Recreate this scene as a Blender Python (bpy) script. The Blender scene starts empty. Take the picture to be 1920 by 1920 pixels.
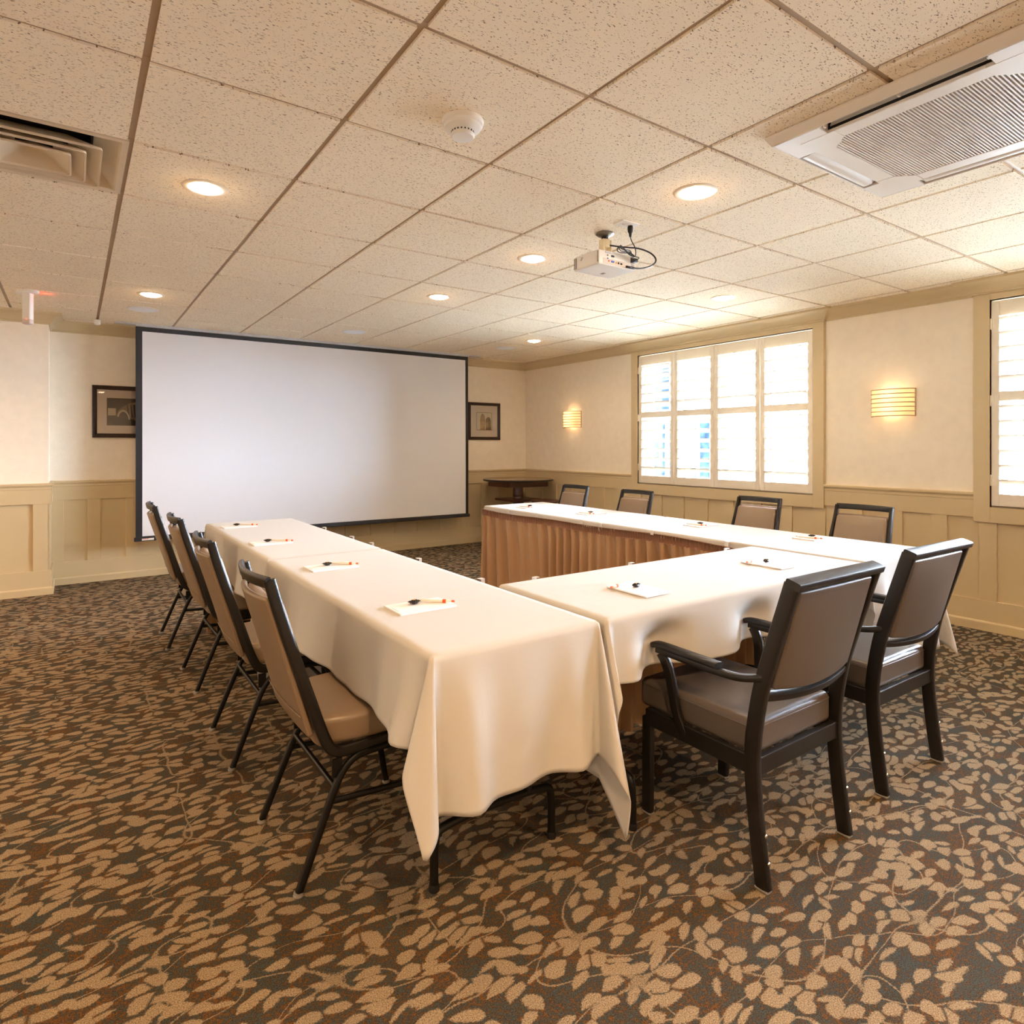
import bpy, bmesh, math, random
from mathutils import Vector, Matrix
from math import sin, cos, pi, radians, hypot, atan2

SC = bpy.context.scene
COL = SC.collection
random.seed(7)

# ------------------------------------------------------------ camera
CZ = 1.292
cam_d = bpy.data.cameras.new('camera')
cam = bpy.data.objects.new('camera', cam_d); COL.objects.link(cam)
cam.location = (0, 0, CZ)
cam.rotation_euler = (radians(90), 0, -radians(34.85))
cam_d.sensor_width = 36; cam_d.sensor_fit = 'HORIZONTAL'
cam_d.lens = 36 * 1180 / 1920
cam_d.shift_y = -125 / 1920
cam_d.clip_start = 0.05
SC.camera = cam

# ------------------------------------------------------------ world, exposure, daylight
W = bpy.data.worlds.new('world'); SC.world = W; W.use_nodes = True
bg = W.node_tree.nodes['Background']
bg.inputs[0].default_value = (0.80, 0.92, 1.12, 1); bg.inputs[1].default_value = 125.0
SC.view_settings.view_transform = 'Standard'
SC.view_settings.look = 'None'
SC.view_settings.gamma = 1
SC.view_settings.exposure = 0.45
SC.view_settings.use_curve_mapping = False
SC.cycles.max_bounces = 10
SC.cycles.diffuse_bounces = 6
SC.cycles.transparent_max_bounces = 12

LAMP_W = 4.6
SCONCE_W = .32
LAMP_COL = (1.0, 0.62, 0.30)

def area(name, loc, rot, sx, sy, power, col, portal=False):
    l = bpy.data.lights.new(name, 'AREA'); l.shape = 'RECTANGLE'; l.size = sx; l.size_y = sy
    l.energy = power; l.color = col
    o = bpy.data.objects.new(name, l); COL.objects.link(o)
    o.location = loc; o.rotation_euler = rot
    if portal: l.cycles.is_portal = True
    return o
# high sun running along the window wall: it lights the pavement outside, which bounces up to the ceiling
sun_d = bpy.data.lights.new('sun', 'SUN'); sun_d.energy = 1900.0; sun_d.angle = radians(1); sun_d.color = (0.95, 0.97, 1.0)
sun = bpy.data.objects.new('sun', sun_d); COL.objects.link(sun)
sun.rotation_euler = Vector((-0.02, .62, -.78)).to_track_quat('-Z', 'Y').to_euler()
# sky portals in the two window openings (light travels towards -X)
for nm, yc in (('window_portal', 3.98), ('window_portal', 0.655)):
    area(nm, (5.44, yc, 1.58), (0, radians(90), 0), 1.40, 2.02, 1, (1, 1, 1), True)

# ------------------------------------------------------------ materials
def lin(r, g, b):
    f = lambda c: (c / 255 / 12.92) if c / 255 <= .04045 else ((c / 255 + .055) / 1.055) ** 2.4
    return (f(r), f(g), f(b), 1)

def newmat(name):
    m = bpy.data.materials.new(name); m.use_nodes = True
    nt = m.node_tree
    return m, nt, nt.nodes['Principled BSDF']

def mat(name, col, rough=.5, metal=0, bump=0, bscale=200, var=0, vscale=8, coat=0, spec=.5, emis=None, estr=0, sss=0):
    m, nt, b = newmat(name)
    b.inputs['Base Color'].default_value = col
    b.inputs['Roughness'].default_value = rough
    b.inputs['Metallic'].default_value = metal
    b.inputs['Specular IOR Level'].default_value = spec
    b.inputs['Coat Weight'].default_value = coat
    b.inputs['Coat Roughness'].default_value = .15
    tc = nt.nodes.new('ShaderNodeTexCoord')
    if var:
        n = nt.nodes.new('ShaderNodeTexNoise'); n.inputs['Scale'].default_value = vscale; n.inputs['Detail'].default_value = 4
        nt.links.new(tc.outputs['Object'], n.inputs['Vector'])
        mr = nt.nodes.new('ShaderNodeMapRange'); mr.inputs['From Min'].default_value = .3; mr.inputs['From Max'].default_value = .7
        mr.inputs['To Min'].default_value = 1 - var; mr.inputs['To Max'].default_value = 1 + var
        nt.links.new(n.outputs['Fac'], mr.inputs['Value'])
        mx = nt.nodes.new('ShaderNodeVectorMath'); mx.operation = 'SCALE'
        mx.inputs[0].default_value = col[:3]
        nt.links.new(mr.outputs['Result'], mx.inputs['Scale'])
        nt.links.new(mx.outputs['Vector'], b.inputs['Base Color'])
    if bump:
        n2 = nt.nodes.new('ShaderNodeTexNoise'); n2.inputs['Scale'].default_value = bscale; n2.inputs['Detail'].default_value = 3
        nt.links.new(tc.outputs['Object'], n2.inputs['Vector'])
        bp = nt.nodes.new('ShaderNodeBump'); bp.inputs['Strength'].default_value = bump; bp.inputs['Distance'].default_value = .002
        nt.links.new(n2.outputs['Fac'], bp.inputs['Height'])
        nt.links.new(bp.outputs['Normal'], b.inputs['Normal'])
    if emis:
        b.inputs['Emission Color'].default_value = emis
        b.inputs['Emission Strength'].default_value = estr
    return m

def M_(nt, op, a=None, b=None, c=None):
    n = nt.nodes.new('ShaderNodeMath'); n.operation = op
    for i, v in enumerate((a, b, c)):
        if v is None: continue
        if isinstance(v, (int, float)): n.inputs[i].default_value = v
        else: nt.links.new(v, n.inputs[i])
    return n.outputs[0]

def mixc(nt, f, a, b):
    n = nt.nodes.new('ShaderNodeMix'); n.data_type = 'RGBA'
    for s, v in ((n.inputs['Factor'], f), (n.inputs['A'], a), (n.inputs['B'], b)):
        if isinstance(v, (int, float, tuple)): s.default_value = v
        else: nt.links.new(v, s)
    return n.outputs['Result']

def carpet_mat():
    m, nt, b = newmat('leaf_carpet')
    L = nt.links.new
    tc = nt.nodes.new('ShaderNodeTexCoord')
    # gentle domain warp
    wn = nt.nodes.new('ShaderNodeTexNoise'); wn.inputs['Scale'].default_value = 5; wn.inputs['Detail'].default_value = 1
    L(tc.outputs['Object'], wn.inputs['Vector'])
    sub = nt.nodes.new('ShaderNodeVectorMath'); sub.operation = 'SUBTRACT'; sub.inputs[1].default_value = (.5, .5, .5)
    L(wn.outputs['Color'], sub.inputs[0])
    scl = nt.nodes.new('ShaderNodeVectorMath'); scl.operation = 'SCALE'; scl.inputs['Scale'].default_value = .07
    L(sub.outputs['Vector'], scl.inputs[0])
    add = nt.nodes.new('ShaderNodeVectorMath'); add.operation = 'ADD'
    L(tc.outputs['Object'], add.inputs[0]); L(scl.outputs['Vector'], add.inputs[1])
    # fine edge fray
    fn = nt.nodes.new('ShaderNodeTexNoise'); fn.inputs['Scale'].default_value = 170; fn.inputs['Detail'].default_value = 1
    L(tc.outputs['Object'], fn.inputs['Vector'])
    fray = M_(nt, 'MULTIPLY', M_(nt, 'SUBTRACT', fn.outputs['Fac'], .5), .5)
    # broad direction field
    dn = nt.nodes.new('ShaderNodeTexNoise'); dn.inputs['Scale'].default_value = 1.3; dn.inputs['Detail'].default_value = 0
    L(tc.outputs['Object'], dn.inputs['Vector'])
    mask = None
    for k, (off, cs, ang0, spread) in enumerate((((0, 0, 0), 12.5, .1, 2.0), ((3.37, 7.71, 0), 13.5, -.25, 2.4))):
        mp = nt.nodes.new('ShaderNodeMapping')
        mp.inputs['Location'].default_value = off
        mp.inputs['Scale'].default_value = (cs, cs * 1.55, 0)
        L(add.outputs['Vector'], mp.inputs['Vector'])
        v = nt.nodes.new('ShaderNodeTexVoronoi'); v.voronoi_dimensions = '2D'; v.inputs['Scale'].default_value = 1
        v.inputs['Randomness'].default_value = .72
        L(mp.outputs['Vector'], v.inputs['Vector'])
        df = nt.nodes.new('ShaderNodeVectorMath'); df.operation = 'SUBTRACT'
        L(mp.outputs['Vector'], df.inputs[0]); L(v.outputs['Position'], df.inputs[1])
        sx = nt.nodes.new('ShaderNodeSeparateXYZ'); L(df.outputs['Vector'], sx.inputs[0])
        sc = nt.nodes.new('ShaderNodeSeparateColor'); L(v.outputs['Color'], sc.inputs[0])
        a = M_(nt, 'MULTIPLY_ADD', sc.outputs[0], spread, ang0 - spread / 2)
        a = M_(nt, 'MULTIPLY_ADD', dn.outputs['Fac'], 1.2, M_(nt, 'SUBTRACT', a, .6))
        ca = M_(nt, 'COSINE', a); sa = M_(nt, 'SINE', a)
        u = M_(nt, 'ADD', M_(nt, 'MULTIPLY', sx.outputs[0], ca), M_(nt, 'MULTIPLY', sx.outputs[1], sa))
        w = M_(nt, 'SUBTRACT', M_(nt, 'MULTIPLY', sx.outputs[1], ca), M_(nt, 'MULTIPLY', sx.outputs[0], sa))
        w = M_(nt, 'MULTIPLY_ADD', M_(nt, 'MULTIPLY', u, u), .3, w)
        hl = M_(nt, 'MULTIPLY_ADD', sc.outputs[1], .16, .40)          # half length
        hw = M_(nt, 'MULTIPLY_ADD', sc.outputs[2], .20, .15)          # half width
        un = M_(nt, 'ABSOLUTE', M_(nt, 'DIVIDE', u, hl))
        # egg shape: blunt at one end, pointed at the other
        hw = M_(nt, 'MULTIPLY', hw, M_(nt, 'MULTIPLY_ADD', M_(nt, 'DIVIDE', u, hl), .28, 1.0))
        prof = M_(nt, 'SUBTRACT', 1.0, M_(nt, 'POWER', un, 2.6))
        e = M_(nt, 'SUBTRACT', M_(nt, 'MULTIPLY', prof, hw), M_(nt, 'ABSOLUTE', w))
        e = M_(nt, 'ADD', e, M_(nt, 'MULTIPLY', fray, .42))
        # keep a gap between neighbouring leaves
        v2 = nt.nodes.new('ShaderNodeTexVoronoi'); v2.voronoi_dimensions = '2D'; v2.feature = 'DISTANCE_TO_EDGE'; v2.inputs['Scale'].default_value = 1
        v2.inputs['Randomness'].default_value = .72
        L(mp.outputs['Vector'], v2.inputs['Vector'])
        e = M_(nt, 'MINIMUM', e, M_(nt, 'SUBTRACT', v2.outputs['Distance'], .035))
        st = nt.nodes.new('ShaderNodeMapRange'); st.inputs['From Min'].default_value = -.03; st.inputs['From Max'].default_value = .05
        L(e, st.inputs['Value'])
        o = st.outputs['Result']
        if k == 1: o = M_(nt, 'MULTIPLY', o, M_(nt, 'GREATER_THAN', sc.outputs[2], .66))
        mask = o if mask is None else M_(nt, 'MAXIMUM', mask, o)
    # thin curving stems
    for s_, off in ((3.1, 0), (2.3, 11)):
        mp = nt.nodes.new('ShaderNodeMapping'); mp.inputs['Location'].default_value = (off, off, 0); mp.inputs['Scale'].default_value = (1, 1.8, 0)
        L(add.outputs['Vector'], mp.inputs['Vector'])
        n = nt.nodes.new('ShaderNodeTexNoise'); n.inputs['Scale'].default_value = s_; n.inputs['Detail'].default_value = 0
        L(mp.outputs['Vector'], n.inputs['Vector'])
        d = M_(nt, 'ABSOLUTE', M_(nt, 'SUBTRACT', n.outputs['Fac'], .5))
        st = nt.nodes.new('ShaderNodeMapRange'); st.inputs['From Min'].default_value = .006; st.inputs['From Max'].default_value = .0025
        L(M_(nt, 'ADD', d, M_(nt, 'MULTIPLY', fray, .03)), st.inputs['Value'])
        mask = M_(nt, 'MAXIMUM', mask, M_(nt, 'MULTIPLY', st.outputs['Result'], .8))
    # yarn speckle
    yn = nt.nodes.new('ShaderNodeTexNoise'); yn.inputs['Scale'].default_value = 330; yn.inputs['Detail'].default_value = 2
    L(tc.outputs['Object'], yn.inputs['Vector'])
    ys = nt.nodes.new('ShaderNodeMapRange'); ys.inputs['From Min'].default_value = .3; ys.inputs['From Max'].default_value = .7
    ys.inputs['To Min'].default_value = .45; ys.inputs['To Max'].default_value = 1.55
    L(yn.outputs['Fac'], ys.inputs['Value'])
    # base : dark brown / blue grey / rust
    r1 = nt.nodes.new('ShaderNodeTexNoise'); r1.inputs['Scale'].default_value = 95; r1.inputs['Detail'].default_value = 2
    L(tc.outputs['Object'], r1.inputs['Vector'])
    r2 = nt.nodes.new('ShaderNodeTexNoise'); r2.inputs['Scale'].default_value = 9; r2.inputs['Detail'].default_value = 2
    L(tc.outputs['Object'], r2.inputs['Vector'])
    f = M_(nt, 'ADD', M_(nt, 'MULTIPLY', r1.outputs['Fac'], .65), M_(nt, 'MULTIPLY', r2.outputs['Fac'], .35))
    cr = nt.nodes.new('ShaderNodeValToRGB')
    L(f, cr.inputs[0])
    el = cr.color_ramp.elements
    el[0].position = .38; el[0].color = (.050, .060, .057, 1)
    el[1].position = .62; el[1].color = (.125, .056, .018, 1)
    e2 = el.new(.5); e2.color = (.058, .047, .033, 1)
    c = mixc(nt, M_(nt, 'MULTIPLY', mask, .95), cr.outputs['Color'], (.285, .213, .135, 1))
    mm = nt.nodes.new('ShaderNodeVectorMath'); mm.operation = 'SCALE'
    L(c, mm.inputs[0]); L(ys.outputs['Result'], mm.inputs['Scale'])
    L(mm.outputs['Vector'], b.inputs['Base Color'])
    b.inputs['Roughness'].default_value = .95; b.inputs['Specular IOR Level'].default_value = .1
    bp = nt.nodes.new('ShaderNodeBump'); bp.inputs['Strength'].default_value = .7; bp.inputs['Distance'].default_value = .004
    L(M_(nt, 'ADD', yn.outputs['Fac'], M_(nt, 'MULTIPLY', mask, .3)), bp.inputs['Height']); L(bp.outputs['Normal'], b.inputs['Normal'])
    return m

def tile_mat():
    m, nt, b = newmat('fissured_ceiling_tile')
    L = nt.links.new
    tc = nt.nodes.new('ShaderNodeTexCoord')
    pits = None
    for rot, sc, th in ((.4, 80, .63), (2.0, 92, .635)):
        mp = nt.nodes.new('ShaderNodeMapping'); mp.inputs['Rotation'].default_value = (0, 0, rot); mp.inputs['Scale'].default_value = (1, 2.6, 1)
        L(tc.outputs['Object'], mp.inputs['Vector'])
        n = nt.nodes.new('ShaderNodeTexNoise'); n.inputs['Scale'].default_value = sc; n.inputs['Detail'].default_value = 2.5
        L(mp.outputs['Vector'], n.inputs['Vector'])
        r = nt.nodes.new('ShaderNodeMapRange'); r.inputs['From Min'].default_value = th; r.inputs['From Max'].default_value = th + .07
        L(n.outputs['Fac'], r.inputs['Value'])
        pits = r.outputs['Result'] if pits is None else M_(nt, 'MAXIMUM', pits, r.outputs['Result'])
    c = mixc(nt, pits, lin(249, 236, 213), lin(122, 98, 74))
    L(c, b.inputs['Base Color'])
    b.inputs['Roughness'].default_value = .9; b.inputs['Specular IOR Level'].default_value = .15
    bp = nt.nodes.new('ShaderNodeBump'); bp.inputs['Strength'].default_value = .5; bp.inputs['Distance'].default_value = .003
    L(M_(nt, 'SUBTRACT', 1.0, pits), bp.inputs['Height']); L(bp.outputs['Normal'], b.inputs['Normal'])
    return m

def wood_mat(name, c1, c2, rough=.35, coat=.3):
    m, nt, b = newmat(name)
    L = nt.links.new
    tc = nt.nodes.new('ShaderNodeTexCoord')
    mp = nt.nodes.new('ShaderNodeMapping'); mp.inputs['Scale'].default_value = (3, 22, 22)
    L(tc.outputs['Object'], mp.inputs['Vector'])
    n = nt.nodes.new('ShaderNodeTexNoise'); n.inputs['Scale'].default_value = 2.2; n.inputs['Detail'].default_value = 5
    L(mp.outputs['Vector'], n.inputs['Vector'])
    L(mixc(nt, n.outputs['Fac'], c1, c2), b.inputs['Base Color'])
    b.inputs['Roughness'].default_value = rough; b.inputs['Coat Weight'].default_value = coat
    return m

def cloth_mat(name, col, transl=0.0, weave=900, bump=.25, rough=.85, wrinkle=0):
    m, nt, b = newmat(name)
    L = nt.links.new
    b.inputs['Base Color'].default_value = col
    b.inputs['Roughness'].default_value = rough
    b.inputs['Specular IOR Level'].default_value = .2
    b.inputs['Sheen Weight'].default_value = .15
    tc = nt.nodes.new('ShaderNodeTexCoord')
    n = nt.nodes.new('ShaderNodeTexNoise'); n.inputs['Scale'].default_value = weave; n.inputs['Detail'].default_value = 1
    L(tc.outputs['Object'], n.inputs['Vector'])
    bp = nt.nodes.new('ShaderNodeBump'); bp.inputs['Strength'].default_value = bump; bp.inputs['Distance'].default_value = .001
    L(n.outputs['Fac'], bp.inputs['Height'])
    last = bp
    if wrinkle:
        n2 = nt.nodes.new('ShaderNodeTexNoise'); n2.inputs['Scale'].default_value = 9; n2.inputs['Detail'].default_value = 3; n2.inputs['Distortion'].default_value = 1.2
        L(tc.outputs['Object'], n2.inputs['Vector'])
        b2 = nt.nodes.new('ShaderNodeBump'); b2.inputs['Strength'].default_value = wrinkle; b2.inputs['Distance'].default_value = .012
        L(n2.outputs['Fac'], b2.inputs['Height']); L(bp.outputs['Normal'], b2.inputs['Normal']); last = b2
    L(last.outputs['Normal'], b.inputs['Normal'])
    if transl:
        t = nt.nodes.new('ShaderNodeBsdfTranslucent'); t.inputs['Color'].default_value = col
        mx = nt.nodes.new('ShaderNodeMixShader'); mx.inputs[0].default_value = transl
        out = nt.nodes['Material Output']
        L(b.outputs[0], mx.inputs[1]); L(t.outputs[0], mx.inputs[2]); L(mx.outputs[0], out.inputs['Surface'])
    return m

def glass_mat():
    m, nt, b = newmat('window_glass')
    nt.nodes.remove(b)
    L = nt.links.new
    out = nt.nodes['Material Output']
    t = nt.nodes.new('ShaderNodeBsdfTransparent'); t.inputs['Color'].default_value = (.96, .98, .98, 1)
    g = nt.nodes.new('ShaderNodeBsdfGlossy'); g.inputs['Roughness'].default_value = .02
    lw = nt.nodes.new('ShaderNodeFresnel'); lw.inputs[0].default_value = 1.45
    mx = nt.nodes.new('ShaderNodeMixShader')
    L(lw.outputs[0], mx.inputs[0]); L(t.outputs[0], mx.inputs[1]); L(g.outputs[0], mx.inputs[2]); L(mx.outputs[0], out.inputs['Surface'])
    return m

MT = {}
MT['carpet'] = carpet_mat()
MT['tile'] = tile_mat()
MT['tee'] = mat('ceiling_tee', lin(172, 148, 118), .5)
MT['paper'] = mat('wallpaper', lin(249, 239, 222), .8, bump=.35, bscale=90, var=.025, vscale=14, spec=.2)
MT['trim'] = mat('khaki_trim_paint', lin(208, 187, 148), .42, bump=.1, bscale=60, spec=.4)
MT['shutter'] = mat('shutter_paint', lin(240, 230, 212), .4)
MT['sash'] = mat('white_sash', lin(240, 240, 238), .4)
MT['glass'] = glass_mat()
MT['black'] = mat('black_powder_coat', lin(13, 12, 11), .38, spec=.4, bump=.06, bscale=500)
MT['blackwood'] = mat('black_bronze_frame', lin(23, 20, 18), .34, spec=.5, bump=.08, bscale=400)
MT['blackplastic'] = mat('black_plastic', lin(24, 23, 23), .45)
MT['vinyl'] = mat('taupe_vinyl', lin(134, 113, 91), .38, bump=.2, bscale=260, coat=.12)
MT['vinyl2'] = mat('grey_taupe_vinyl', lin(90, 81, 74), .34, bump=.2, bscale=260, coat=.15)
MT['chrome'] = mat('chrome', (.8, .8, .8, 1), .18, 1)
MT['glide'] = mat('nylon_glide', lin(140, 136, 130), .35)
MT['cloth'] = cloth_mat('ivory_tablecloth', lin(207, 204, 199), .12, wrinkle=.10)
MT['skirt'] = cloth_mat('bronze_skirt', lin(182, 144, 106), .08, weave=500, rough=.55)
MT['ply'] = wood_mat('plywood', lin(120, 84, 52), lin(96, 64, 40))
MT['cherry'] = wood_mat('cherry_wood', lin(92, 40, 22), lin(58, 24, 14))
MT['laminate'] = wood_mat('dark_laminate', lin(130, 92, 56), lin(100, 68, 40), .22, .4)
MT['screenwhite'] = mat('matte_screen', lin(233, 234, 240), .75, spec=.2)
MT['screenblack'] = mat('black_masking', lin(32, 31, 36), .6)
MT['whiteplastic'] = mat('white_plastic', lin(242, 239, 233), .55, spec=.25)
MT['acplastic'] = mat('unit_plastic', lin(226, 218, 206), .42)
MT['acdark'] = mat('slot_black', lin(20, 19, 19), .7)
MT['whitemetal'] = mat('white_metal', lin(214, 196, 168), .45)
MT['duct'] = mat('dark_duct', lin(28, 26, 24), .6, var=.5, vscale=30)
MT['paperpad'] = mat('pad_paper', lin(244, 244, 248), .7)
MT['print'] = mat('pad_print', lin(214, 212, 220), .7)
MT['pen'] = mat('pen_white', lin(240, 236, 228), .3)
MT['orange'] = mat('pen_orange', lin(232, 92, 30), .35)
MT['candy'] = mat('candy_foil', lin(34, 30, 28), .25, metal=.4, bump=.6, bscale=150)
MT['gold'] = mat('candy_gold', lin(204, 146, 52), .35, metal=.3)
MT['mat_board'] = mat('mat_board', lin(226, 204, 186), .8)
MT['frame'] = mat('dark_frame', lin(52, 34, 24), .4, var=.45, vscale=60, bump=.5, bscale=120)
MT['red'] = mat('red_led', lin(200, 30, 20), .4, emis=(1, .08, .04, 1), estr=6)
MT['redprint'] = mat('red_print', lin(206, 60, 60), .5)
MT['lampglow'] = mat('lamp_diffuser', (.9, .85, .75, 1), .5, emis=(1.0, .80, .56, 1), estr=22)
MT['reflector'] = mat('lamp_trim', lin(240, 228, 208), .3)
MT['grey'] = mat('grey_metal', lin(150, 146, 140), .35, metal=.8)
MT['cream'] = mat('cream_bracket', lin(226, 208, 172), .45)

# ------------------------------------------------------------ mesh helpers
def obj(name, bm, m, parent=None, smooth=False, bevel=0, auto=True):
    bmesh.ops.recalc_face_normals(bm, faces=bm.faces)
    me = bpy.data.meshes.new(name); bm.to_mesh(me); bm.free()
    ms = m if isinstance(m, (list, tuple)) else [m]
    for x in ms: me.materials.append(MT[x] if isinstance(x, str) else x)
    if smooth:
        for p in me.polygons: p.use_smooth = True
        if auto and hasattr(me, 'set_sharp_from_angle'): me.set_sharp_from_angle(angle=radians(42))
    o = bpy.data.objects.new(name, me); COL.objects.link(o)
    if bevel:
        md = o.modifiers.new('bevel', 'BEVEL'); md.width = bevel; md.segments = 2; md.limit_method = 'ANGLE'
    if parent: o.parent = parent
    return o

def thing(name, label, cat, loc=(0, 0, 0), rz=0, group=None):
    o = bpy.data.objects.new(name, None); COL.objects.link(o); o.empty_display_size = .05
    o.location = loc; o.rotation_euler = (0, 0, rz)
    o['label'] = label; o['category'] = cat
    if group: o['group'] = group
    return o

def tag(o, label, cat, group=None):
    o['label'] = label; o['category'] = cat
    if group: o['group'] = group
    return o

def struct(name, bm, m, parent=None, **k):
    o = obj(name, bm, m, parent, **k)
    if not parent: o['kind'] = 'structure'
    return o

def dup(root, loc=None, rz=None, label=None, group=None):
    r = root.copy(); COL.objects.link(r)
    if loc is not None: r.location = loc
    if rz is not None: r.rotation_euler = (0, 0, rz)
    if label: r['label'] = label
    if group: r['group'] = group
    for ch in list(root.children):
        c = ch.copy(); COL.objects.link(c); c.parent = r
        for g in list(ch.children):
            d = g.copy(); COL.objects.link(d); d.parent = c
    return r

NB = bmesh.new
def box(bm, x0, x1, y0, y1, z0, z1, mi=0, M=None):
    vs = [Vector((x, y, z)) for x in (x0, x1) for y in (y0, y1) for z in (z0, z1)]
    if M: vs = [M @ v for v in vs]
    v = [bm.verts.new(p) for p in vs]
    for f in ((0, 1, 3, 2), (4, 6, 7, 5), (0, 4, 5, 1), (2, 3, 7, 6), (0, 2, 6, 4), (1, 5, 7, 3)):
        bm.faces.new([v[i] for i in f]).material_index = mi

def quad(bm, pts, mi=0):
    bm.faces.new([bm.verts.new(Vector(p)) for p in pts]).material_index = mi

def lathe(bm, prof, n=32, M=None, mi=0, cap=True, ang=2 * pi):
    """prof: list of (r, z)"""
    full = abs(ang - 2 * pi) < 1e-6
    rings = []
    cnt = n if full else n + 1
    for r, z in prof:
        ring = []
        for i in range(cnt):
            a = ang * i / n
            p = Vector((r * cos(a), r * sin(a), z))
            if M: p = M @ p
            ring.append(bm.verts.new(p))
        rings.append(ring)
    for a, b in zip(rings, rings[1:]):
        for i in range(n if full else n):
            j = (i + 1) % cnt
            if not full and i + 1 >= cnt: continue
            f = bm.faces.new((a[i], a[j], b[j], b[i])); f.material_index = mi
    if cap and full:
        for rg in (rings[0], rings[-1]):
            try: bm.faces.new(rg).material_index = mi
            except ValueError: pass

def smoothpath(pts, it=3, closed=False):
    """Chaikin corner cutting that keeps the end points"""
    p = [Vector(q) for q in pts]
    for _ in range(it):
        n = []
        if not closed: n.append(p[0])
        rng = range(len(p) if closed else len(p) - 1)
        for i in rng:
            a, b = p[i], p[(i + 1) % len(p)]
            if closed or i > 0: n.append(a.lerp(b, .25))
            if closed or i < len(p) - 2: n.append(a.lerp(b, .75))
        if not closed: n.append(p[-1])
        p = n
    return p

def sweep(bm, pts, w, h=None, side=None, n=12, pw=1.0, mi=0, M=None, cap=True):
    """sweep an ellipse (pw=1) or rounded rectangle (pw<1) along pts; w = size along `side`, h = across"""
    h = h or w
    pts = [Vector(p) for p in pts]
    prof = []
    for i in range(n):
        a = 2 * pi * (i + .5) / n
        c, s = cos(a), sin(a)
        prof.append((abs(c) ** pw * (1 if c > 0 else -1) * w / 2, abs(s) ** pw * (1 if s > 0 else -1) * h / 2))
    rings = []
    prev = None
    for i, p in enumerate(pts):
        if i == 0: t = pts[1] - pts[0]
        elif i == len(pts) - 1: t = pts[-1] - pts[-2]
        else: t = (pts[i] - pts[i - 1]).normalized() + (pts[i + 1] - pts[i]).normalized()
        t.normalize()
        if side is not None:
            s = Vector(side); s = (s - t * s.dot(t)).normalized()
        else:
            if prev is None:
                s = Vector((0, 0, 1)) if abs(t.z) < .9 else Vector((1, 0, 0))
            else: s = prev
            s = (s - t * s.dot(t)).normalized(); prev = s
        u = t.cross(s)
        k = 1.0
        if 0 < i < len(pts) - 1:
            cc = (pts[i] - pts[i - 1]).normalized().dot((pts[i + 1] - pts[i]).normalized())
            k = 1 / max(.5, math.sqrt(max(.1, (1 + cc) / 2)))
        ring = []
        for a, b in prof:
            q = p + s * a + u * b * k
            if M: q = M @ q
            ring.append(bm.verts.new(q))
        rings.append(ring)
    for a, b in zip(rings, rings[1:]):
        for i in range(n):
            j = (i + 1) % n
            bm.faces.new((a[i], a[j], b[j], b[i])).material_index = mi
    if cap:
        bm.faces.new(rings[0]).material_index = mi; bm.faces.new(rings[-1]).material_index = mi

def roundbox(bm, hx, hy, hz, r, fn=None, inner=6, seg=3, mi=0):
    """rounded box centred on 0 with half sizes; fn maps each vertex"""
    def axis(h):
        a = [h - r + r * math.tan(pi / 4 * k / seg) for k in range(seg + 1)]
        m = [(-1 + 2 * k / inner) * (h - r) for k in range(1, inner)]
        return [-x for x in reversed(a)] + m + a
    H = (hx, hy, hz)
    cache = {}
    def V(p):
        key = tuple(round(c, 5) for c in p)
        if key in cache: return cache[key]
        q = Vector(p)
        inn = Vector([max(-(H[i] - r), min(H[i] - r, q[i])) for i in range(3)])
        d = q - inn
        q = inn + (d.normalized() * r if d.length > 1e-9 else d)
        if fn: q = Vector(fn(q))
        cache[key] = bm.verts.new(q)
        return cache[key]
    for ax in range(3):
        u, v = [i for i in range(3) if i != ax]
        U, Vv = axis(H[u]), axis(H[v])
        for sgn in (-1, 1):
            for i in range(len(U) - 1):
                for j in range(len(Vv) - 1):
                    ps = []
                    for a, b in ((i, j), (i + 1, j), (i + 1, j + 1), (i, j + 1)):
                        p = [0, 0, 0]; p[ax] = sgn * H[ax]; p[u] = U[a]; p[v] = Vv[b]
                        ps.append(V(p))
                    if len(set(ps)) == 4:
                        bm.faces.new(ps).material_index = mi

def extrude_profile(bm, prof, p0, p1, out, m0=0, m1=0, mi=0):
    """prof: list (o, z) with o = distance out from wall along `out`; run from p0 to p1 (xy). m0/m1: mitre slope at ends (extra length per unit o)"""
    p0 = Vector((p0[0], p0[1], 0)); p1 = Vector((p1[0], p1[1], 0)); out = Vector((out[0], out[1], 0))
    d = (p1 - p0).normalized()
    A = [bm.verts.new(p0 + out * o + Vector((0, 0, z)) - d * (m0 * o)) for o, z in prof]
    B = [bm.verts.new(p1 + out * o + Vector((0, 0, z)) + d * (m1 * o)) for o, z in prof]
    n = len(prof)
    for i in range(n):
        j = (i + 1) % n
        bm.faces.new((A[i], A[j], B[j], B[i])).material_index = mi
    bm.faces.new(A).material_index = mi; bm.faces.new(list(reversed(B))).material_index = mi

# ------------------------------------------------------------ room constants
XR, YF, YJ, XJ = 5.24, 7.19, 6.80, -0.18       # right wall, far wall, jogged part and its corner
XL, YB = -3.4, -2.8
CH = 2.44
T = .6096; OX, OY = .177, .950                  # ceiling grid

# floor
b = NB(); box(b, XL - .2, XR + .2, YB - .2, YF + .2, -.1, 0); struct('floor', b, 'carpet')

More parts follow.
